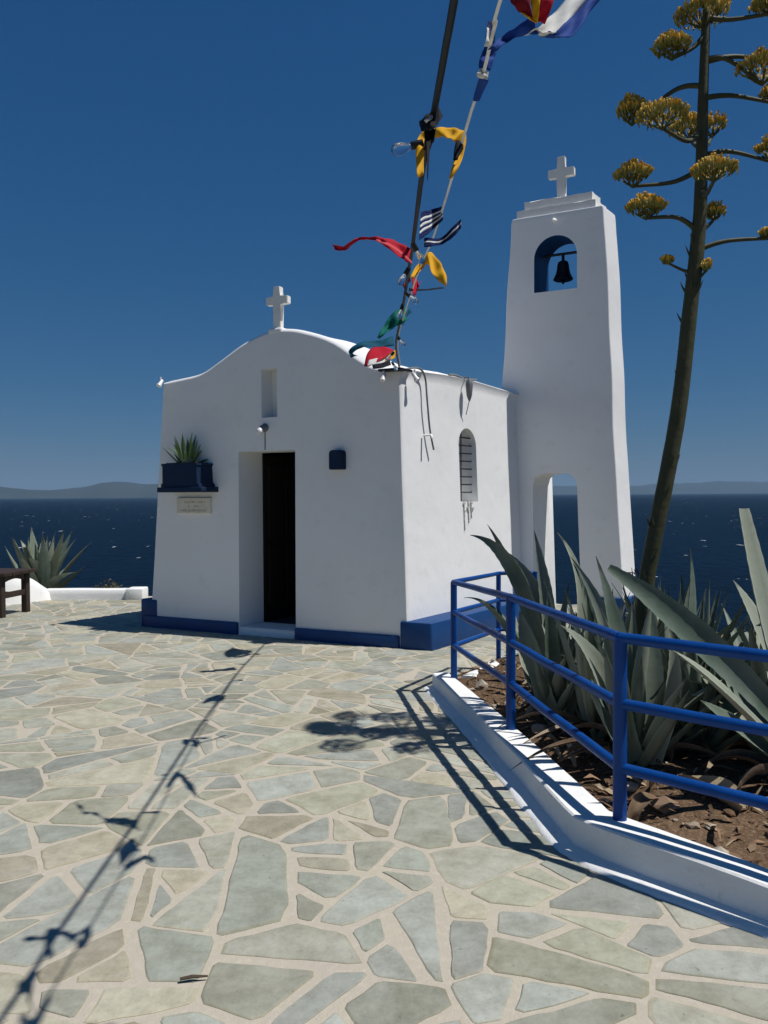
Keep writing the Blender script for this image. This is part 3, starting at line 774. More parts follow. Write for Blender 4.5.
# ------------------------------------------------------------------ bench
bx = Vector((-5.02, 10.80, 0)); e1 = Vector((.164, .986, 0)).normalized(); e2 = Vector((-e1.y, e1.x, 0))
bf = lambda a, b, c: bx + e1*a + e2*b + Vector((0, 0, c))
bench = thing('wooden_bench', 'dark brown wooden bench standing at the left on the terrace', 'bench', bx)
bm = bmesh.new()
for i in range(4): add_box(bm, (-.36+i*.183, -.12, .555), (-.36+i*.183+.172, 1.55, .60), bf, bev=.006)
obj('seat', bm, M['wood'], bench, smooth=40)
for b in (0.0, 1.35):
    for a in (-.27, .27):
        bm = bmesh.new(); add_box(bm, (a-.045, b-.04, 0), (a+.045, b+.04, .554), bf, bev=.006); obj('leg', bm, M['wood'], bench, smooth=40)
    bm = bmesh.new(); add_box(bm, (-.224, b-.025, .25), (.224, b+.025, .325), bf, bev=.005); obj('stretcher', bm, M['wood'], bench, smooth=40)
    bm = bmesh.new(); ap = [(-.224, .553), (-.224, .46)] + [(-.22+.44*k_/10, .46+.035*math.sin(math.pi*k_/10)) for k_ in range(1, 10)] + [(.224, .46), (.224, .553)]
    prism(bm, ap, lambda a, h, b=b: bf(a, b-.02, h), lambda a, h, b=b: bf(a, b+.02, h)); obj('apron', bm, M['wood'], bench)
bm = bmesh.new(); add_box(bm, (-.02, .028, .26), (.02, 1.322, .315), bf); obj('stretcher', bm, M['wood'], bench)

# ------------------------------------------------------------------ blue railing
rl = thing('blue_railing', 'blue tubular railing with three rails around the agave bed', 'railing', (1.032, 3.50, .05))
posts = [(1.36, 7.22, .055, .022), (1.03, 7.22, .06, .022), (.553, 6.39, .05, .026), (.778, 4.93, .05, .030), (1.032, 3.50, .05, .031), (2.38, 2.24, .05, .031), (3.75, .85, .05, .031)]
for (x, y, z, r) in posts:
    bm = bmesh.new(); add_tube(bm, [(x, y, -.05), (x, y, .45), (x+.002, y, .895 if r < .03 else .965)], r, 12); obj('post', bm, M['rail'], rl, smooth=50)
hts = [(.37, .64, .88)]*2 + [(.385, .655, .895), (.425, .680, .960), (.390, .675, .965), (.390, .680, .965), (.39, .68, .965)]
for kx in range(3):
    for i in range(len(posts)-1):
        a, b = posts[i], posts[i+1]; p0 = Vector((a[0], a[1], hts[i][kx])); p1 = Vector((b[0], b[1], hts[i+1][kx])); n = 5
        r0, r1 = a[3]*.80, b[3]*.80
        bm = bmesh.new(); add_tube(bm, [p0.lerp(p1, t/n)+Vector((.004*nz(t+i*3, kx), 0, .006*nz(t*1.3+i*5, kx+4))) for t in range(n+1)], [r0+(r1-r0)*t/n for t in range(n+1)], 12)
        obj('rail', bm, M['rail'], rl, smooth=50)

# ------------------------------------------------------------------ agaves
def leaf(bm, lay, P0, P1, P2, W, hint, col, th=.035, ns=30, chan=.28, tipcut=0.0, jit=0.0):
    P0, P1, P2 = Vector(P0), Vector(P1), Vector(P2)
    prev = None; S0 = None
    hint = Vector(hint).normalized()
    tm = 1-tipcut
    for i in range(ns+1):
        t = i/ns*tm
        p = P0*(1-t)**2 + P1*2*t*(1-t) + P2*t*t
        T = ((P1-P0)*(1-t) + (P2-P1)*t).normalized()
        S = T.cross(hint)
        S = S.normalized() if S.length > .05 else (S0 or frame(T)[0])
        if S0 is not None and S.dot(S0) < 0: S = -S
        S0 = S; N = S.cross(T).normalized()
        f = interp(t, (0, .08, .18, .32, .45, .58, .70, .82, .92, 1), (.95, .80, .80, .95, 1.0, .88, .66, .40, .19, .012))
        wv_ = W*.5*f
        thk = th*(1-t*.8)*min(1, f*1.5)
        tooth = W*.022*(i % 2) if .1 < t < .9 else 0
        up = [p + S*(j*(wv_+(tooth if abs(j) == 1 else 0))) + N*(chan*wv_*(j*j)*(1.25-.5*t)) for j in (-1, -.55, 0, .55, 1)]
        lw = [p + S*(j*wv_*.96) + N*(chan*wv_*(j*j)*(1.25-.5*t) - thk*(1-j*j) - .003) for j in (.9, .45, 0, -.45, -.9)]
        ring = [bm.verts.new(v) for v in up+lw]
        sh = 1+.10*nz(i*.18, W*91, P0.x*7)
        for j_, v in enumerate(ring):
            e = 1.45 if j_ in (0, 4) else 1.0
            if t > .93*tm and tipcut == 0: e *= .45
            v[lay] = (col[0]*sh*e, col[1]*sh*e, col[2]*sh*e, 1)
        if prev:
            for k_ in range(10): bm.faces.new((prev[k_], prev[(k_+1) % 10], ring[(k_+1) % 10], ring[k_]))
        else: bm.faces.new(ring[::-1])
        prev = ring
    bm.faces.new(prev)
GREENS = [(.120, .155, .115), (.165, .200, .150), (.23, .255, .195), (.090, .125, .092), (.29, .315, .24), (.175, .195, .125)]
def rosette_bm(base, n, L, W, seed, elev=(18, 82), az=(0, 360), skip=None):
    bm = bmesh.new(); lay = bm.verts.layers.float_color.new('tint'); r_ = random.Random(seed); base = Vector(base)
    for i in range(n):
        u_ = (i+.5)/n
        a = R(az[0]+(az[1]-az[0])*((i*.381966) % 1.0)+r_.uniform(-9, 9))
        el = R(elev[0]+(elev[1]-elev[0])*u_**.75+r_.uniform(-6, 6))
        l = L*r_.uniform(.72, 1.08)*(1-.18*abs(u_-.55)); ww = W*r_.uniform(.8, 1.12)
        out = Vector((math.cos(a), math.sin(a), 0))
        d = out*math.cos(el)+Vector((0, 0, math.sin(el)))
        el2 = el + R(r_.uniform(-24, 16)) - (R(r_.uniform(25, 60)) if r_.random() < .13 else 0)
        d2 = out*math.cos(el2)+Vector((0, 0, math.sin(el2)))
        side = Vector((-out.y, out.x, 0))*r_.uniform(-.10, .10)*l
        P0 = base + out*(.05+.05*(1-u_)) + Vector((0, 0, -.02+.10*u_)); P1 = P0+d*l*.52; P2 = P1+d2*l*.48+side
        if P2.z < base.z+.04: P2.z = base.z+.04
        hint = Vector((0, 0, 1))*math.cos(el) - out*math.sin(el)
        if skip and skip(P0, P1, P2): continue
        leaf(bm, lay, P0, P1, P2, ww, hint, GREENS[r_.randrange(len(GREENS))], th=.03*W/.15+.008, tipcut=(.2 if r_.random() < .08 else 0))
    return bm
def custom(bm, specs, Ydef, seed):
    lay = bm.verts.layers.float_color['tint']; r_ = random.Random(seed)
    for s_ in specs:
        (tx_, ty_, tY), (mx, my, mY), (bx_, by_, bY), W, hint, ci = s_[:6]
        P2 = atY(tx_, ty_, tY); Mid = atY(mx, my, mY); P0 = atY(bx_, by_, bY)
        P1 = Mid*2 - (P0+P2)*.5
        leaf(bm, lay, P0, P1, P2, W, hint, GREENS[ci], th=.03, tipcut=(s_[6] if len(s_) > 6 else 0))
def dead_bm(base, n, L, W, seed):
    bm = bmesh.new(); lay = bm.verts.layers.float_color.new('tint'); r_ = random.Random(seed); base = Vector(base)
    for i in range(n):
        a = R(r_.uniform(0, 360)); out = Vector((math.cos(a), math.sin(a), 0)); l = L*r_.uniform(.5, 1)
        P0 = base+out*.08+Vector((0, 0, .05)); P1 = P0+out*l*.5+Vector((0, 0, r_.uniform(.02, .22))); P2 = P0+out*l+Vector((r_.uniform(-.2, .2), r_.uniform(-.2, .2), r_.uniform(-.07, .02)))
        c = r_.choice(((.17, .11, .07), (.24, .18, .12), (.11, .07, .045), (.30, .24, .17), (.14, .10, .07)))
        leaf(bm, lay, P0, P1, P2, W*r_.uniform(.4, .9), (r_.uniform(-.6, .6), r_.uniform(-.6, .6), 1), c, th=.012, chan=.9, ns=10)
    return bm
def agave(name, label, base, n, L, W, seed, elev=(18, 82), dead=8, specs=None, az=(0, 360), skip=None):
    base = Vector(base); t = thing(name, label, 'agave', base)
    bm = rosette_bm(base, n, L, W, seed, elev, az, skip)
    if specs: custom(bm, specs, base.y, seed)
    obj('rosette', bm, M['agave'], t, smooth=60)
    if dead: obj('dead_leaves', dead_bm(base, dead, L*(.6 if base.x > 1.3 else .38), W*.8, seed+50), M['dead'], t, smooth=70)
    return t
B1 = (1.12, 5.35, .08)
agave('agave_plant', 'grey green agave with arching pointed leaves by the far bend of the railing', B1, 34, .85, .078, 3, (28, 86), 9, [
    ((470, 535, 5.2), (519, 580, 5.25), (552, 695, 5.35), .115, (-.6, -.6, .5), 0),
    ((487, 524, 5.5), (520, 590, 5.45), (548, 690, 5.4), .085, (-.5, -.2, .6), 3),
    ((534, 530, 5.6), (547, 600, 5.55), (556, 692, 5.45), .10, (-.3, -.9, .3), 2),
    ((557, 532, 5.4), (581, 600, 5.4), (566, 700, 5.35), .10, (.5, -.8, .3), 4),
    ((464, 598, 4.9), (505, 622, 5.05), (545, 700, 5.2), .095, (-.4, -.2, .8), 3),
    ((500, 548, 5.7), (540, 600, 5.6), (562, 690, 5.5), .11, (-.4, -.6, .5), 2),
    ((520, 610, 4.9), (530, 650, 5.0), (552, 715, 5.1), .12, (-.2, -.8, .5), 1),
    ((548, 590, 5.0), (552, 650, 5.05), (562, 715, 5.15), .10, (.1, -.9, .3), 3),
    ((590, 640, 4.8), (585, 665, 4.95), (565, 718, 5.1), .10, (.4, -.6, .6), 4),
    ((573, 563, 5.1), (590, 630, 5.15), (572, 710, 5.25), .105, (.4, -.8, .3), 0)],
    skip=lambda a, b, c: c.x < .85)
B2 = (1.38, 4.45, .10)
agave('agave_plant', 'agave with broad upright leaves just behind the bend of the blue railing', B2, 26, .85, .090, 8, (32, 88), 9, [
    ((596, 556, 4.5), (620, 650, 4.45), (632, 748, 4.4), .125, (.3, -1, .2), 3),
    ((648, 588, 4.45), (653, 680, 4.4), (645, 765, 4.35), .115, (.1, -1, .25), 0),
    ((570, 556, 4.8), (612, 640, 4.65), (630, 750, 4.5), .10, (-.3, -.9, .3), 1),
    ((690, 548, 4.9), (688, 640, 4.75), (660, 755, 4.5), .10, (.5, -.7, .2), 3),
    ((560, 625, 4.2), (598, 668, 4.25), (632, 752, 4.35), .12, (-.3, -.4, .8), 2),
    ((606, 628, 4.2), (616, 690, 4.25), (636, 760, 4.3), .11, (-.1, -.9, .3), 0),
    ((668, 620, 4.2), (672, 690, 4.25), (652, 765, 4.3), .10, (.2, -.9, .3), 4),
    ((590, 690, 4.1), (606, 720, 4.2), (632, 765, 4.3), .09, (-.4, -.4, .8), 3)],
    skip=lambda a, b, c: c.x < 1.05 or c.z > 1.1)
B4 = (2.05, 3.95, .10)
agave('agave_plant', 'large agave at the right with one wide leaf leaning left over the railing', B4, 26, .95, .10, 15, (28, 86), 8, [
    ((590, 556, 3.95), (690, 630, 3.85), (800, 742, 3.9), .145, (.12, -1, .12), 3, .10),
    ((731, 440, 4.3), (757, 580, 4.15), (800, 755, 4.0), .145, (.5, -.85, .2), 4, .26),
    ((733, 580, 4.4), (765, 640, 4.25), (806, 750, 4.05), .13, (.4, -.8, .4), 4),
    ((672, 650, 3.62), (715, 682, 3.68), (775, 740, 3.8), .06, (-.2, -.5, .9), 4),
    ((715, 640, 4.3), (742, 700, 4.2), (790, 760, 4.05), .12, (.3, -.9, .3), 1),
    ((700, 700, 4.0), (735, 725, 4.0), (785, 765, 4.0), .10, (.2, -.6, .7), 0),
    ((760, 600, 4.6), (775, 680, 4.4), (800, 750, 4.1), .13, (.3, -.9, .3), 2)],
    skip=lambda a, b, c: (c.x < 1.95 and c.y < 4.6) or c.z > 1.15)
agave('agave_plant', 'narrow leaved agave between the far bend of the railing and the broad upright agave', (1.33, 5.0, .10), 40, .92, .075, 52, (34, 87), 6,
      skip=lambda a, b, c: c.x < .95 or c.z > 1.08)
agave('agave_plant', 'spiky grey agave right behind the base of the tall flower stalk', (1.82, 5.25, .10), 44, .98, .08, 57, (40, 88), 5,
      skip=lambda a, b, c: c.z > 1.12)
agave('agave_plant', 'pale spiky agave under the tall blunt leaf at the right edge', (2.25, 4.6, .10), 44, .95, .085, 63, (34, 87), 6,
      skip=lambda a, b, c: c.z > 1.08)
agave('agave_plant', 'pale upright agave at the back of the bed, between the flower stalk and the sea', (2.02, 5.35, .10), 50, .95, .085, 22, (35, 88), 5,
      skip=lambda a, b, c: c.z > 1.06)
agave('agave_plant', 'agave half hidden at the right end of the bed, farther than the leaning leaf', (2.62, 5.05, .10), 50, .95, .09, 27, (30, 87), 5,
      skip=lambda a, b, c: c.z > 1.04)
agave('agave_plant', 'small pale agave low in the bed under the wide leaning leaf', (1.80, 4.62, .10), 34, .66, .07, 29, (30, 86), 5,
      skip=lambda a, b, c: c.z > .85)
agave('agave_plant', 'low grey agave between the back rail and the foot of the bell tower', (1.55, 6.15, .08), 36, .78, .08, 31, (30, 86), 3,
      skip=lambda a, b, c: c.z > .86)
agave('agave_plant', 'big silvery agave beyond the white kerb, behind the wooden bench', (-5.62, 13.1, -.05), 30, 1.15, .19, 41, (42, 88), 4)

# agave in bloom: rosette with tall stalk, branches and flower clusters
B3 = Vector((1.56, 4.92, .10))
bl = thing('agave_in_bloom', 'agave with a tall leaning flower stalk bearing yellow flower clusters', 'agave', B3)
bm = rosette_bm(B3, 22, .8, .09, 19, (15, 75), skip=lambda a, b, c: c.x < 1.2 or c.z > .95)
obj('rosette', bm, M['agave'], bl, smooth=60)
SY = 4.92
spx = [(638, 735, 8.4), (645, 600, 7.9), (653, 545, 7.9), (668, 470, 7.9), (680, 400, 7.8), (690, 310, 7.3), (697, 250, 7.2), (700.5, 200, 6.3), (703, 100, 5.0), (706, 20, 3.9), (707, 6, 2.6)]
sp_ = spline([tuple(atY(x, y, SY)) + () for x, y, r in spx], 5)
sr = [interp(i/5, range(len(spx)), [q[2]*SY/FPX for q in spx]) for i in range(len(sp_))]
bm = bmesh.new(); add_tube(bm, sp_, [a*(1+.04*nz(i*.9)) for i, a in enumerate(sr)], 14)
rb = random.Random(6)
for i in range(24):   # bracts
    kx = rb.uniform(.12, .62)*len(sp_); p = sp_[int(kx)]; a = rb.uniform(0, 6.28); d = Vector((math.cos(a), math.sin(a), .5)).normalized(); r0 = sr[int(kx)]
    add_tube(bm, [p+d*r0*.7, p+d*(r0+.012)+Vector((0, 0, .03)), p+d*(r0+.03)+Vector((0, 0, .06))], [.010, .006, .001], 5)
obj('flower_stalk', bm, M['stem'], bl, smooth=60)
def stem_at(y):
    ys_ = [q[1] for q in spx]; x = float(np.interp(y, ys_[::-1], [q[0] for q in spx][::-1])); return atY(x, y, SY)
def cluster(c, wd, hg, seed, parent, density=1.0):
    bm = bmesh.new(); lay = bm.verts.layers.float_color.new('tint'); r_ = random.Random(seed); c = Vector(c)
    n = int(330*density)
    for i in range(n):
        a = r_.uniform(0, 6.28); rr_ = math.sqrt(r_.random()); off = Vector((math.cos(a)*rr_*wd/2, math.sin(a)*rr_*wd/2, 0))
        lump = 1+.40*nz(off.x*17+seed, off.y*17, seed*.37)
        zt = hg*.5*(1-.85*rr_**2.2)*lump
        p1 = c + off*(.85+.22*lump) + Vector((r_.gauss(0, .006), r_.gauss(0, .006), zt*r_.uniform(.35, 1.1)-.03*hg*rr_))
        L_ = r_.uniform(.030, .052); d = (off*2.2/wd*.55 + Vector((r_.gauss(0, .22), r_.gauss(0, .22), 1))).normalized()*L_
        p0 = p1-d
        S, U = frame(d); rad = r_.uniform(.0045, .0075)
        prof = [(0, .35), (.35, .9), (.6, 1.0), (.85, 1.35), (1.0, .5)]; prev = None
        yel = r_.choice(((.80, .49, .06), (.76, .42, .04), (.80, .58, .13), (.66, .42, .06), (.70, .56, .18), (.46, .34, .09)))
        gr = r_.choice(((.24, .27, .08), (.30, .28, .09), (.18, .21, .07)))
        for q, w_ in prof:
            m_ = max(0, min(1, (q-.3)*2.2)); col = tuple(gr[j]*(1-m_)+yel[j]*m_ for j in range(3))
            ring = [bm.verts.new(p0+d*q+(S*math.cos(2.094*k_)+U*math.sin(2.094*k_))*rad*w_) for k_ in range(3)]
            for v in ring: v[lay] = (*col, 1)
            if prev:
                for k_ in range(3): bm.faces.new((prev[k_], prev[(k_+1) % 3], ring[(k_+1) % 3], ring[k_]))
            prev = ring
        bm.faces.new(prev)
    # pedicels
    for i in range(7):
        a = i*.9; off = Vector((math.cos(a), math.sin(a), 0))*wd*.26
        n0 = len(bm.verts); add_tube(bm, [c+Vector((0, 0, -hg*.55)), c+off+Vector((0, 0, -hg*.25))], .006, 4); bm.verts.ensure_lookup_table()
        for v in bm.verts[n0:]: v[lay] = (.09, .10, .035, 1)
    obj('flower_cluster', bm, M['flower'], parent)
# (cluster px x, y, width, height, depth offset, stem y, arch px)
CL = [(702, 13, 54, 26, 0, 30, 0), (672, 45, 40, 27, -.05, 34, 4), (762, 66, 52, 34, -.1, 60, -9), (790, 50, 44, 30, .2, 62, -6), (632, 110, 32, 28, .1, 86, -10), (662, 114, 54, 27, -.30, 132, 10),
      (690, 126, 42, 26, .32, 140, 6), (712, 124, 30, 24, .36, 142, 6), (633, 173, 38, 26, .05, 168, 6), (714, 168, 46, 24, -.32, 190, 8), (646, 206, 42, 24, 0, 232, -8), (714, 211, 24, 17, .30, 226, 4), (770, 148, 30, 26, .1, 156, -6),
      (772, 231, 26, 14, 0, 250, -4), (667, 258, 12, 9, 0, 272, 2), (706, 264, 10, 14, -.05, 280, 2), (716, -6, 44, 20, .25, 24, 3), (772, 2, 40, 22, -.1, 18, 3), (700, -22, 50, 26, 0, 8, 0), (775, 92, 30, 22, .12, 98, -4)]
for i, (x, y, wd, hg, dy, ysm, arc) in enumerate(CL):
    c = atY(x, y, SY+dy); p0 = stem_at(ysm); k_ = (SY+dy)/FPX; wdm, hgm = wd*k_*.92, hg*k_
    end = c+Vector((0, 0, -hgm*.5)); mid = p0.lerp(end, .5)+Vector((0, 0, -arc*k_*1.0 - .0))
    m2 = p0.lerp(end, .25) + Vector((0, 0, -arc*k_*.9))
    r0 = .013 if wd > 14 else .009
    br = None
    bm = bmesh.new(); pts = spline([p0, m2, mid, end], 6); add_tube(bm, pts, [r0*1.35-(r0*.55)*j/(len(pts)-1) for j in range(len(pts))], 7)
    br = obj('branch', bm, M['stem'], bl, smooth=60)
    cluster(c, wdm, hgm, 100+i, br, 1.0 if wd > 30 else .5)

# small plant in the front flower box
fp = cp(3.03, -.11, 1.985)
t = thing('potted_agave', 'small spiky green plant growing in the navy flower box on the chapel front', 'plant', fp)
bm = rosette_bm(fp, 20, .30, .04, 77, (28, 85)); obj('rosette', bm, M['potted'], t, smooth=60)

# ------------------------------------------------------------------ shrubs beyond the terrace
def shrub(label, c, rx, rz, n, seed, cols, group='low shrubs on the slope below the terrace'):
    r_ = random.Random(seed); c = Vector(c); t = thing('shrub', label, 'shrub', c, group)
    bm = bmesh.new(); lay = bm.verts.layers.float_color.new('tint')
    tw = bmesh.new(); tips = []
    for i in range(16):
        a = r_.uniform(0, 6.28); e = r_.uniform(.25, 1.4); tip = c+Vector((math.cos(a)*math.cos(e)*rx, math.sin(a)*math.cos(e)*rx, math.sin(e)*rz*2*r_.uniform(.6, 1.0)))
        tips.append(tip); add_tube(tw, [c, c.lerp(tip, .5)+Vector((0, 0, .05)), tip], [.012, .007, .003], 5)
    for i in range(n):
        tip = r_.choice(tips); p = tip.lerp(c, r_.random()**1.6*.6)+Vector((r_.gauss(0, .06), r_.gauss(0, .06), r_.gauss(0, .05)))*rx*1.6
        d = Vector((r_.gauss(0, 1), r_.gauss(0, 1), r_.uniform(-.2, 1.2))).normalized(); S, U = frame(d, Vector((r_.gauss(0, 1), r_.gauss(0, 1), r_.gauss(0, 1))).normalized())
        l = r_.uniform(.025, .06); q = [bm.verts.new(v) for v in (p, p+d*l*.5+S*l*.22, p+d*l, p+d*l*.5-S*l*.22)]
        col = r_.choice(cols); kx = r_.uniform(.7, 1.3)
        for v in q: v[lay] = (col[0]*kx, col[1]*kx, col[2]*kx, 1)
        bm.faces.new(q)
    obj('stems', tw, M['bark'], t); obj('foliage', bm, M['leaf'], t)
GC = [(.06, .085, .03), (.09, .10, .035), (.12, .115, .05), (.05, .065, .025)]
shrub('low olive green shrub beyond the white kerb, right of the silvery agave', (-4.55, 12.95, -.12), .5, .16, 900, 1, [(.13, .12, .05), (.10, .10, .04), (.16, .14, .06)])
shrub('dark low shrub beyond the kerb close to the chapel corner', (-3.55, 13.4, -.35), .45, .15, 700, 2, GC)
shrub('low green shrub behind the agave bed, just right of the flower stalk', (2.45, 6.9, .0), .6, .30, 2400, 3, GC)
shrub('low green shrub behind the agave bed, farther right toward the sea', (3.4, 6.8, .0), .7, .30, 2600, 4, GC)
shrub('low green shrub at the far right behind the leaning agave leaf', (4.3, 6.7, .0), .7, .32, 2600, 5, GC)

# dry litter on the soil
bm = bmesh.new(); lay = bm.verts.layers.float_color.new('tint'); r_ = random.Random(33)
LC = [(.20, .14, .09), (.30, .23, .15), (.12, .075, .045), (.36, .30, .21), (.09, .06, .04), (.24, .15, .09)]
for i in range(2600):
    x, y = r_.uniform(.5, 4.2), r_.uniform(2.2, 7.2)
    if not inside(PLANT, x, y): continue
    dmin = min(((a+(b-a)*max(0, min(1, (Vector((x, y, 0))-a).dot(b-a)/(b-a).dot(b-a)))) - Vector((x, y, 0))).length for a, b in zip(K, K[1:]))
    if dmin < .22: continue
    z = soil_z(x, y)+.006; a = r_.uniform(0, 6.28); d = Vector((math.cos(a), math.sin(a), r_.uniform(-.1, .35))).normalized(); S, U = frame(d)
    l = r_.uniform(.03, .10) if r_.random() < .85 else r_.uniform(.12, .32); wd = l*r_.uniform(.12, .4) if l < .12 else r_.uniform(.012, .035); p = Vector((x, y, z)); c = r_.choice(LC); kx = r_.uniform(.7, 1.25)
    cu = r_.uniform(.0, .35)*l
    v = [bm.verts.new(q) for q in (p-d*l*.5, p-d*.15*l+S*wd*.5+U*cu*.5, p-d*.15*l-S*wd*.5+U*cu*.4, p+d*.2*l+S*wd*.4+U*cu, p+d*.2*l-S*wd*.4+U*cu*.7, p+d*l*.5+U*cu*.3)]
    for q in v: q[lay] = (c[0]*kx, c[1]*kx, c[2]*kx, 1)
    for f in ((0, 2, 1), (1, 2, 4, 3), (3, 4, 5)): bm.faces.new([v[j] for j in f])
for i in range(420):   # clods and pebbles
    x, y = r_.uniform(.6, 4.0), r_.uniform(2.3, 7.0)
    if not inside(PLANT, x, y): continue
    dmin = min(((a+(b-a)*max(0, min(1, (Vector((x, y, 0))-a).dot(b-a)/(b-a).dot(b-a)))) - Vector((x, y, 0))).length for a, b in zip(K, K[1:]))
    if dmin < .22: continue
    s_ = r_.uniform(.008, .03) if r_.random() < .93 else r_.uniform(.04, .07); n0 = len(bm.verts)
    q = bmesh.ops.create_icosphere(bm, subdivisions=1, radius=s_, matrix=Matrix.Translation((x, y, soil_z(x, y)+s_*.3)) @ Matrix.Diagonal((r_.uniform(.8, 1.4), r_.uniform(.7, 1.2), r_.uniform(.5, .9), 1)))
    c = r_.choice(((.30, .24, .18), (.22, .15, .10), (.40, .35, .28), (.13, .08, .05)))
    for v in q['verts']: v.co += Vector((r_.gauss(0, .15), r_.gauss(0, .15), r_.gauss(0, .12)))*s_; v[lay] = (*c, 1)
kind(obj('dry_leaf_litter', bm, M['litter']), 'stuff')
# fallen dry leaves
def fallen(label, pts, W, col, seed):
    bm = bmesh.new(); lay = bm.verts.layers.float_color.new('tint')
    leaf(bm, lay, *pts, W, (.2, -.3, 1), col, th=.02, chan=.8, ns=14); tag(obj('fallen_leaf', bm, M['dead'], smooth=70, loc=pts[0]), label, 'dry leaf', 'dry agave leaves on the soil')
fallen('thick straw coloured dry leaf lying in the sun nearest the white kerb', (at(742, 812, .08), at(710, 785, .17), at(672, 775, .09)), .15, (.34, .27, .17), 1)
fallen('brown dry agave leaf standing up from the soil behind the lowest rail', (at(672, 745, .12), at(700, 715, .30), at(740, 760, .10)), .10, (.22, .14, .09), 2)
fallen('thin pale dry leaf hanging over the soil between the second and third railing posts', (at(573, 735, .10), at(582, 690, .25), at(594, 668, .36)), .05, (.30, .26, .19), 3)
fallen('curled dark dry leaf on the soil beside the bend post of the railing', (at(632, 820, .08), at(640, 792, .22), at(662, 800, .09)), .07, (.15, .10, .06), 4)
# twig on the paving
bm = bmesh.new(); add_tube(bm, [at(180, 979, .014), at(192, 976.5, .018), at(208, 976, .014)], [.005, .006, .003], 6)
tag(obj('twig', bm, M['bark'], loc=at(192, 977, 0)), 'small brown twig lying on the paving in the foreground', 'twig')

# ------------------------------------------------------------------ lines of flags and bulbs above the terrace
def ropeY(y): return None
def yy(Y): return Y*interp(Y, (2.0, 5.0, 7.0), (.84, .96, 1.0))
atG = lambda x, y, Y: atY(x, y, yy(Y))
RP1 = [cp(.36, .0, 2.91), atG(396, 345, 6.9), atG(401, 318, 5.9), atG(406, 288, 5.0), atG(413, 243, 4.0), atG(424, 160, 3.0), atG(434, 112, 2.62), atG(447, 40, 2.25), atG(456, -10, 2.04)]
d_ = (RP1[-1]-RP1[-2]).normalized(); RP1 += [RP1[-1]+Vector((d_.x*1.5, -1.5, -.02)), RP1[-1]+Vector((d_.x*4-.2, -5, .15))]
sl = thing('string_light', 'black light cable with clear bulbs running from the chapel corner overhead', 'string light', RP1[0])
bm = bmesh.new(); c1 = spline(RP1, 8); add_tube(bm, c1, [.009 if p.y > 3.2 else .0095 for p in c1], 8); obj('cable', bm, M['cable'], sl, smooth=60)
def bulb(x, y, Y, d):
    p = atG(x, y, Y); d = Vector(d).normalized()
    bm = bmesh.new(); add_lathe(bm, [(.012, 0), (.013, .035), (.010, .04)], p, 10, d); s = obj('socket', bm, M['cable'], sl, smooth=40)
    bm = bmesh.new(); add_lathe(bm, [(.007, .04), (.012, .05), (.019, .07), (.020, .082), (.014, .098), (.0, .103)], p, 14, d); obj('bulb', bm, M['glass'], s, smooth=60)
for a in ((423, 143, 2.9, (-1, 0, -.25)), (413, 243, 4.0, (.5, .2, -1)), (409, 268, 4.5, (-.6, 0, -1)), (405, 292, 5.1, (.7, 0, -.6)), (403, 304, 5.5, (-.3, 0, -1)), (400, 322, 6.0, (-.8, 0, -.5)), (397, 336, 6.6, (.6, 0, -.8)), (394, 352, 7.2, (-.7, 0, -.8)), (392, 362, 7.7, (.5, -.3, -.9))): bulb(*a)
RP2 = [cp(.36, .02, 2.93), atG(398, 340, 6.8), atG(409, 300, 5.3), atG(420, 268, 4.5), atG(433, 238, 4.0), atG(446, 198, 3.45), atG(460, 150, 2.95), atG(471, 112, 2.66), atG(482, 78, 2.45), atG(495, 25, 2.15), atG(507, -22, 1.97)]
d_ = (RP2[-1]-RP2[-2]).normalized(); RP2 += [RP2[-1]+Vector((.06, -1.5, -.02)), RP2[-1]+Vector((.2, -5, .15))]
bm = bmesh.new(); c2 = spline(RP2, 8); add_tube(bm, c2, .0045, 6)
tag(obj('flag_rope', bm, M['f_white'], smooth=60, loc=RP2[0]), 'thin white flag rope running right of the black light cable', 'rope')

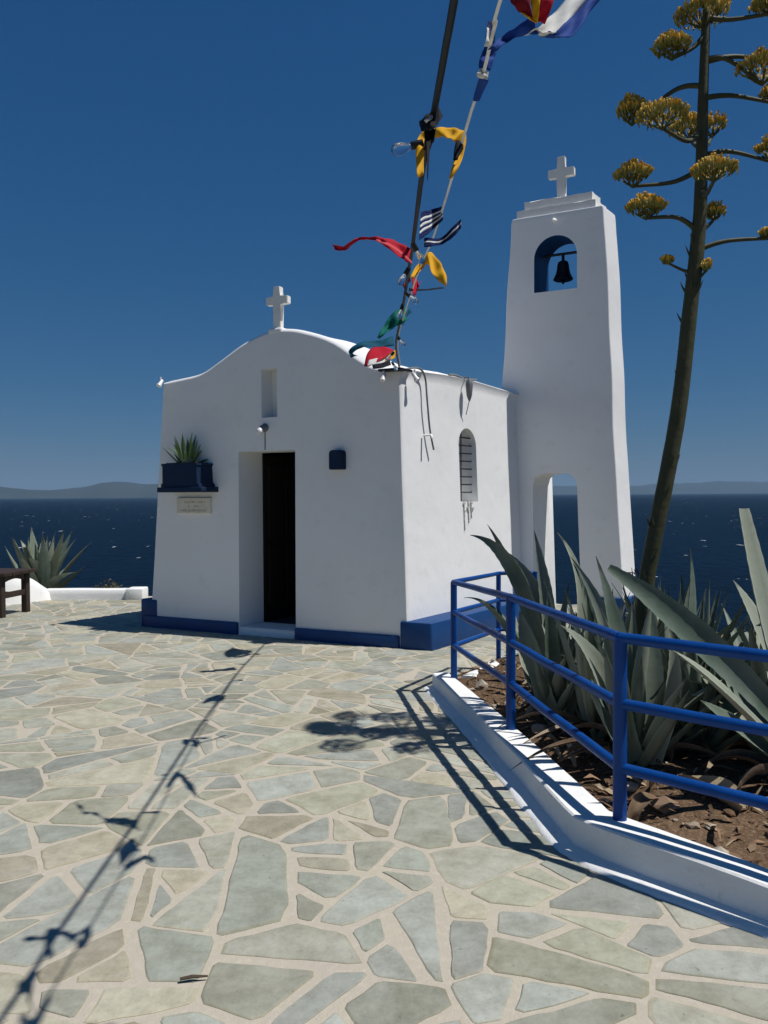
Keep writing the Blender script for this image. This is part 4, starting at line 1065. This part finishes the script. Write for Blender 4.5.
def cloth(name, label, panels, Y, cat='flag', tilt=1.3):
    """panels: (edge A px, edge B px, material, sub-divisions); px = (x, y, dY)"""
    bm = bmesh.new(); mats = []
    camp = Vector((0, 0, CAM_H)); zs = [atG(x, y, Y+dy).z for pn in panels for e_ in pn[:2] for x, y, dy in e_]; zm = sum(zs)/len(zs); xs_ = [atG(x, y, Y+dy).x for pn in panels for e_ in pn[:2] for x, y, dy in e_]; xm = sum(xs_)/len(xs_)
    for (ea, eb, mkey, *rest) in panels:
        m_ = M[mkey]
        if m_ not in mats: mats.append(m_)
        mi = mats.index(m_)
        wv_ = (rest[0] if rest else .02)*(.3 if tilt < 1 else .55)
        A_ = spline([atG(x, y, Y+dy) for x, y, dy in ea], 6); B_ = spline([atG(x, y, Y+dy) for x, y, dy in eb], 6)
        n = max(len(A_), len(B_)); nv = 6
        pick = lambda L_, i: L_[min(len(L_)-1, int(round(i*(len(L_)-1)/(n-1))))]
        grid = []
        for i in range(n):
            a, b = pick(A_, i), pick(B_, i); row = []
            for j in range(nv+1):
                t = j/nv; p = a.lerp(b, t); p.y += wv_*math.sin(math.pi*t)*math.sin(i*.55+len(ea)) + .25*wv_*math.sin(i*1.3+j)
                yn = p.y + max(-.3, min(.3, tilt*(p.z-zm) + .2*tilt*(p.x-xm))); p = camp + (p-camp)*(yn/p.y)
                row.append(bm.verts.new(p))
            grid.append(row)
        for i in range(n-1):
            for j in range(nv): bm.faces.new((grid[i][j], grid[i+1][j], grid[i+1][j+1], grid[i][j+1])).material_index = mi
    x, y, dy = panels[0][0][0]
    o = obj(name, bm, mats, smooth=180, loc=atG(x, y, Y+dy))
    sdm = o.modifiers.new('cloth', 'SOLIDIFY'); sdm.thickness = .0015
    return tag(o, label, cat, 'flags strung from the chapel corner')
cloth('flag', 'folded red, white and black flag lying at the chapel roof corner', [
    ([(364, 366, 0), (368, 352, 0), (378, 344, .1)], [(368, 367, -.05), (384, 358, -.05), (394, 350, 0)], 'f_red', .05),
    ([(367, 366, -.05), (376, 364, -.05), (387, 361, 0)], [(369, 360, -.06), (378, 358, -.06), (388, 356, 0)], 'f_white', .02),
    ([(373, 369, -.04), (382, 368, -.03), (391, 365, 0)], [(372, 365, -.05), (381, 363, -.05), (390, 360, 0)], 'f_black', .02),
    ([(385, 362, -.02), (390, 360, 0), (395, 358, 0)], [(386, 355, -.02), (391, 353, 0), (396, 349, 0)], 'f_yel', .02)], 7.7)
cloth('flag', 'dark teal pennant curling left just above the chapel roof corner', [
    ([(351, 358, .1), (349, 350, .05), (362, 342, 0), (380, 340, 0), (393, 336, 0)], [(358, 356, .1), (353, 353, .05), (364, 347, 0), (380, 347, 0), (394, 346, 0)], 'f_teal', .05)], 6.9)
cloth('flag', 'green pennant streaming down left between the teal and yellow flags', [
    ([(377, 338, .1), (384, 325, .05), (393, 313, 0), (405, 306, 0)], [(379, 339, .1), (390, 330, .05), (400, 324, 0), (408, 320, 0)], 'f_green', .06),
    ([(399, 324, 0), (402, 318, .02), (410, 308, 0)], [(404, 325, 0), (406, 318, .02), (412, 312, 0)], 'f_teal', .02)], 6.0)
cloth('flag', 'small red rag with a dark thin tail at the middle of the light cable', [
    ([(412, 276, 0), (417, 280, .03), (419, 287, 0)], [(413, 296, 0), (416, 294, .03), (421, 280, 0)], 'f_red', .03),
    ([(409, 288, 0), (425, 289, .05), (441, 287, .1)], [(409, 291, 0), (425, 290.5, .05), (445, 288, .1)], 'f_black', .01),
    ([(402, 284, 0), (404, 276, .02), (409, 274, 0)], [(405, 290, 0), (408, 284, .02), (411, 281, 0)], 'f_dred', .03)], 5.0)
cloth('flag', 'crumpled yellow flag hooking right below the striped flag', [
    ([(409, 277, 0), (419, 263, .05), (429, 252, 0), (440, 262, -.05), (447, 277, -.1)], [(412, 280, 0), (423, 268, .05), (428, 264, 0), (434, 276, -.05), (446, 287, -.1)], 'f_yel', .06)], 4.4)
cloth('flag', 'long red pennant blowing left from the light cable', [
    ([(332, 244, .2), (344, 246, .12), (358, 238, .06), (376, 237, 0), (395, 241, 0), (411, 249, 0)], [(335, 250, .2), (346, 250, .12), (359, 240, .06), (377, 241, 0), (394, 253, 0), (408, 263, 0)], 'f_red', .05),
    ([(376, 239, -.02), (390, 244, -.025), (404, 254, -.02), (412, 262, -.02)], [(376, 241, -.02), (390, 247, -.025), (404, 257, -.02), (412, 264, -.02)], 'f_pink', .0)], 3.9)
P9 = []
for i in range(9):
    a, b = i/9, (i+1)/9
    L0 = [(417+5*0, 212, 0), (415, 238, 0)]
    def e(t): return [(419+(1-t)*2, 212+28*t, 0), (430, 210+22*t, .06), (443, 208+14*t-2, 0)]
    P9.append((e(a), e(b), 'f_white' if i in (2, 4, 6) else 'f_navy', .02))
def e2_(t): return [(424, 238+9*t, 0), (440, 238+7*t, .05), (452, 228+10*t, 0), (461, 219+9*t, -.05)]
for i in range(5): P9.append((e2_(i/5), e2_((i+1)/5), 'f_white' if i == 2 else 'f_navy', .02))
cloth('flag', 'navy and white striped flag twisted around the light cable', P9, 3.55)
cloth('flag', 'yellow band arching between the black cable and the white rope', [
    ([(417, 176, 0), (416, 150, 0), (421, 133, 0), (440, 128, -.03), (458, 129, -.05), (466, 136, 0), (462, 160, .02), (452, 178, .04)], [(424, 174, 0), (424, 152, 0), (430, 140, 0), (442, 137, -.03), (452, 140, -.05), (456, 146, 0), (453, 164, .02), (449, 180, .04)], 'f_yel', .03),
    ([(456, 140, -.04), (462, 143, -.04), (463, 150, -.02)], [(453, 160, -.02), (457, 160, -.02), (461, 152, -.02)], 'f_black', .01)], 2.9)
cloth('flag', 'black cloth knotted around the cable above the yellow band', [
    ([(419, 121, 0), (430, 112, -.03), (437, 106, 0)], [(421, 131, 0), (434, 128, -.03), (443, 115, 0)], 'f_black', .04),
    ([(424, 120, -.04), (428, 118, -.05), (432, 114, -.04)], [(426, 123, -.04), (430, 120, -.05), (433, 117, -.04)], 'f_white', .01),
    ([(424, 128, 0), (430, 130, .02), (436, 128, 0)], [(428, 180, .04), (430, 150, .02), (434, 140, 0)], 'f_black', .02)], 2.63)
cloth('flag', 'blue and white flag rolled tightly along the white rope', [
    ([(473, 100, .15), (476, 88, .1), (480, 76, 0)], [(479, 101, .15), (484, 90, .1), (489, 80, 0)], 'f_blue', .03),
    ([(476, 76, 0), (478, 72, 0), (481, 68, 0)], [(487, 80, 0), (488, 76, 0), (489, 72, 0)], 'f_white', .03),
    ([(479, 68, 0), (480, 58, 0), (485, 46, 0)], [(490, 71, 0), (494, 58, 0), (499, 48, 0)], 'f_blue', .04),
    ([(486, 44, 0), (486, 34, -.02), (488, 22, 0)], [(494, 44, 0), (495, 34, -.02), (496, 22, 0)], 'f_navy', .03),
    ([(484, 46, -.02), (486, 40, -.03), (487, 28, -.02)], [(488, 47, -.02), (489, 40, -.03), (489, 29, -.02)], 'f_white', .01)], 2.42, tilt=.4)
cloth('flag', 'large blue and white flag flying right at the top edge of the view', [
    ([(488, 50, 0), (502, 36, .03), (518, 26, 0), (534, 14, -.05)], [(494, 52, 0), (508, 42, .03), (524, 35, 0), (540, 34, -.05)], 'f_blue', .04),
    ([(524, 36, 0), (540, 26, -.05), (560, 6, .02), (590, -26, .05)], [(540, 37, 0), (556, 31, -.05), (580, 8, .02), (612, -26, .05)], 'f_white', .06),
    ([(540, 37, 0), (556, 31, -.05), (580, 8, .02), (612, -26, .05)], [(543, 37, 0), (572, 35, -.05), (598, 2, .02), (634, -26, .05)], 'f_blue', .06)], 2.28, tilt=.25)
cloth('flag', 'dark red flag with a yellow stripe hanging in front of the blue and white flag', [
    ([(506, -16, 0), (511, 2, -.02), (520, 12, 0)], [(530, -16, 0), (530, 4, -.02), (533, 18, 0)], 'f_dred', .03),
    ([(520, 11, 0), (528, 15, 0), (534, 18, 0)], [(523, 14, -.01), (530, 19, -.01), (537, 23, 0)], 'f_yel', .01),
    ([(530, -16, 0), (531, 4, -.01), (533, 20, 0)], [(539, -16, 0), (540, 4, -.02), (538, 23, 0)], 'f_yel', .02),
    ([(539, -16, 0), (540, 4, -.02), (538, 22, 0)], [(556, -16, 0), (552, 6, -.02), (545, 24, 0)], 'f_red', .03)], 2.18, tilt=.2)

# ------------------------------------------------------------------ air
bm = bmesh.new(); add_box(bm, (-25500, -2900, SEA_Z-4), (25500, 25500, 460))
hz = obj('haze', bm, []); kind(hz, 'stuff')
hm = bpy.data.materials.new('haze_air'); hm.use_nodes = True; ht = hm.node_tree; ht.nodes.clear()
pv = ht.nodes.new('ShaderNodeVolumePrincipled'); pv.inputs['Color'].default_value = (.34, .56, .80, 1); pv.inputs['Density'].default_value = 4.0e-5
pv.inputs['Anisotropy'].default_value = 0.0
ho_ = ht.nodes.new('ShaderNodeOutputMaterial'); ht.links.new(pv.outputs[0], ho_.inputs['Volume']); hz.data.materials.append(hm)
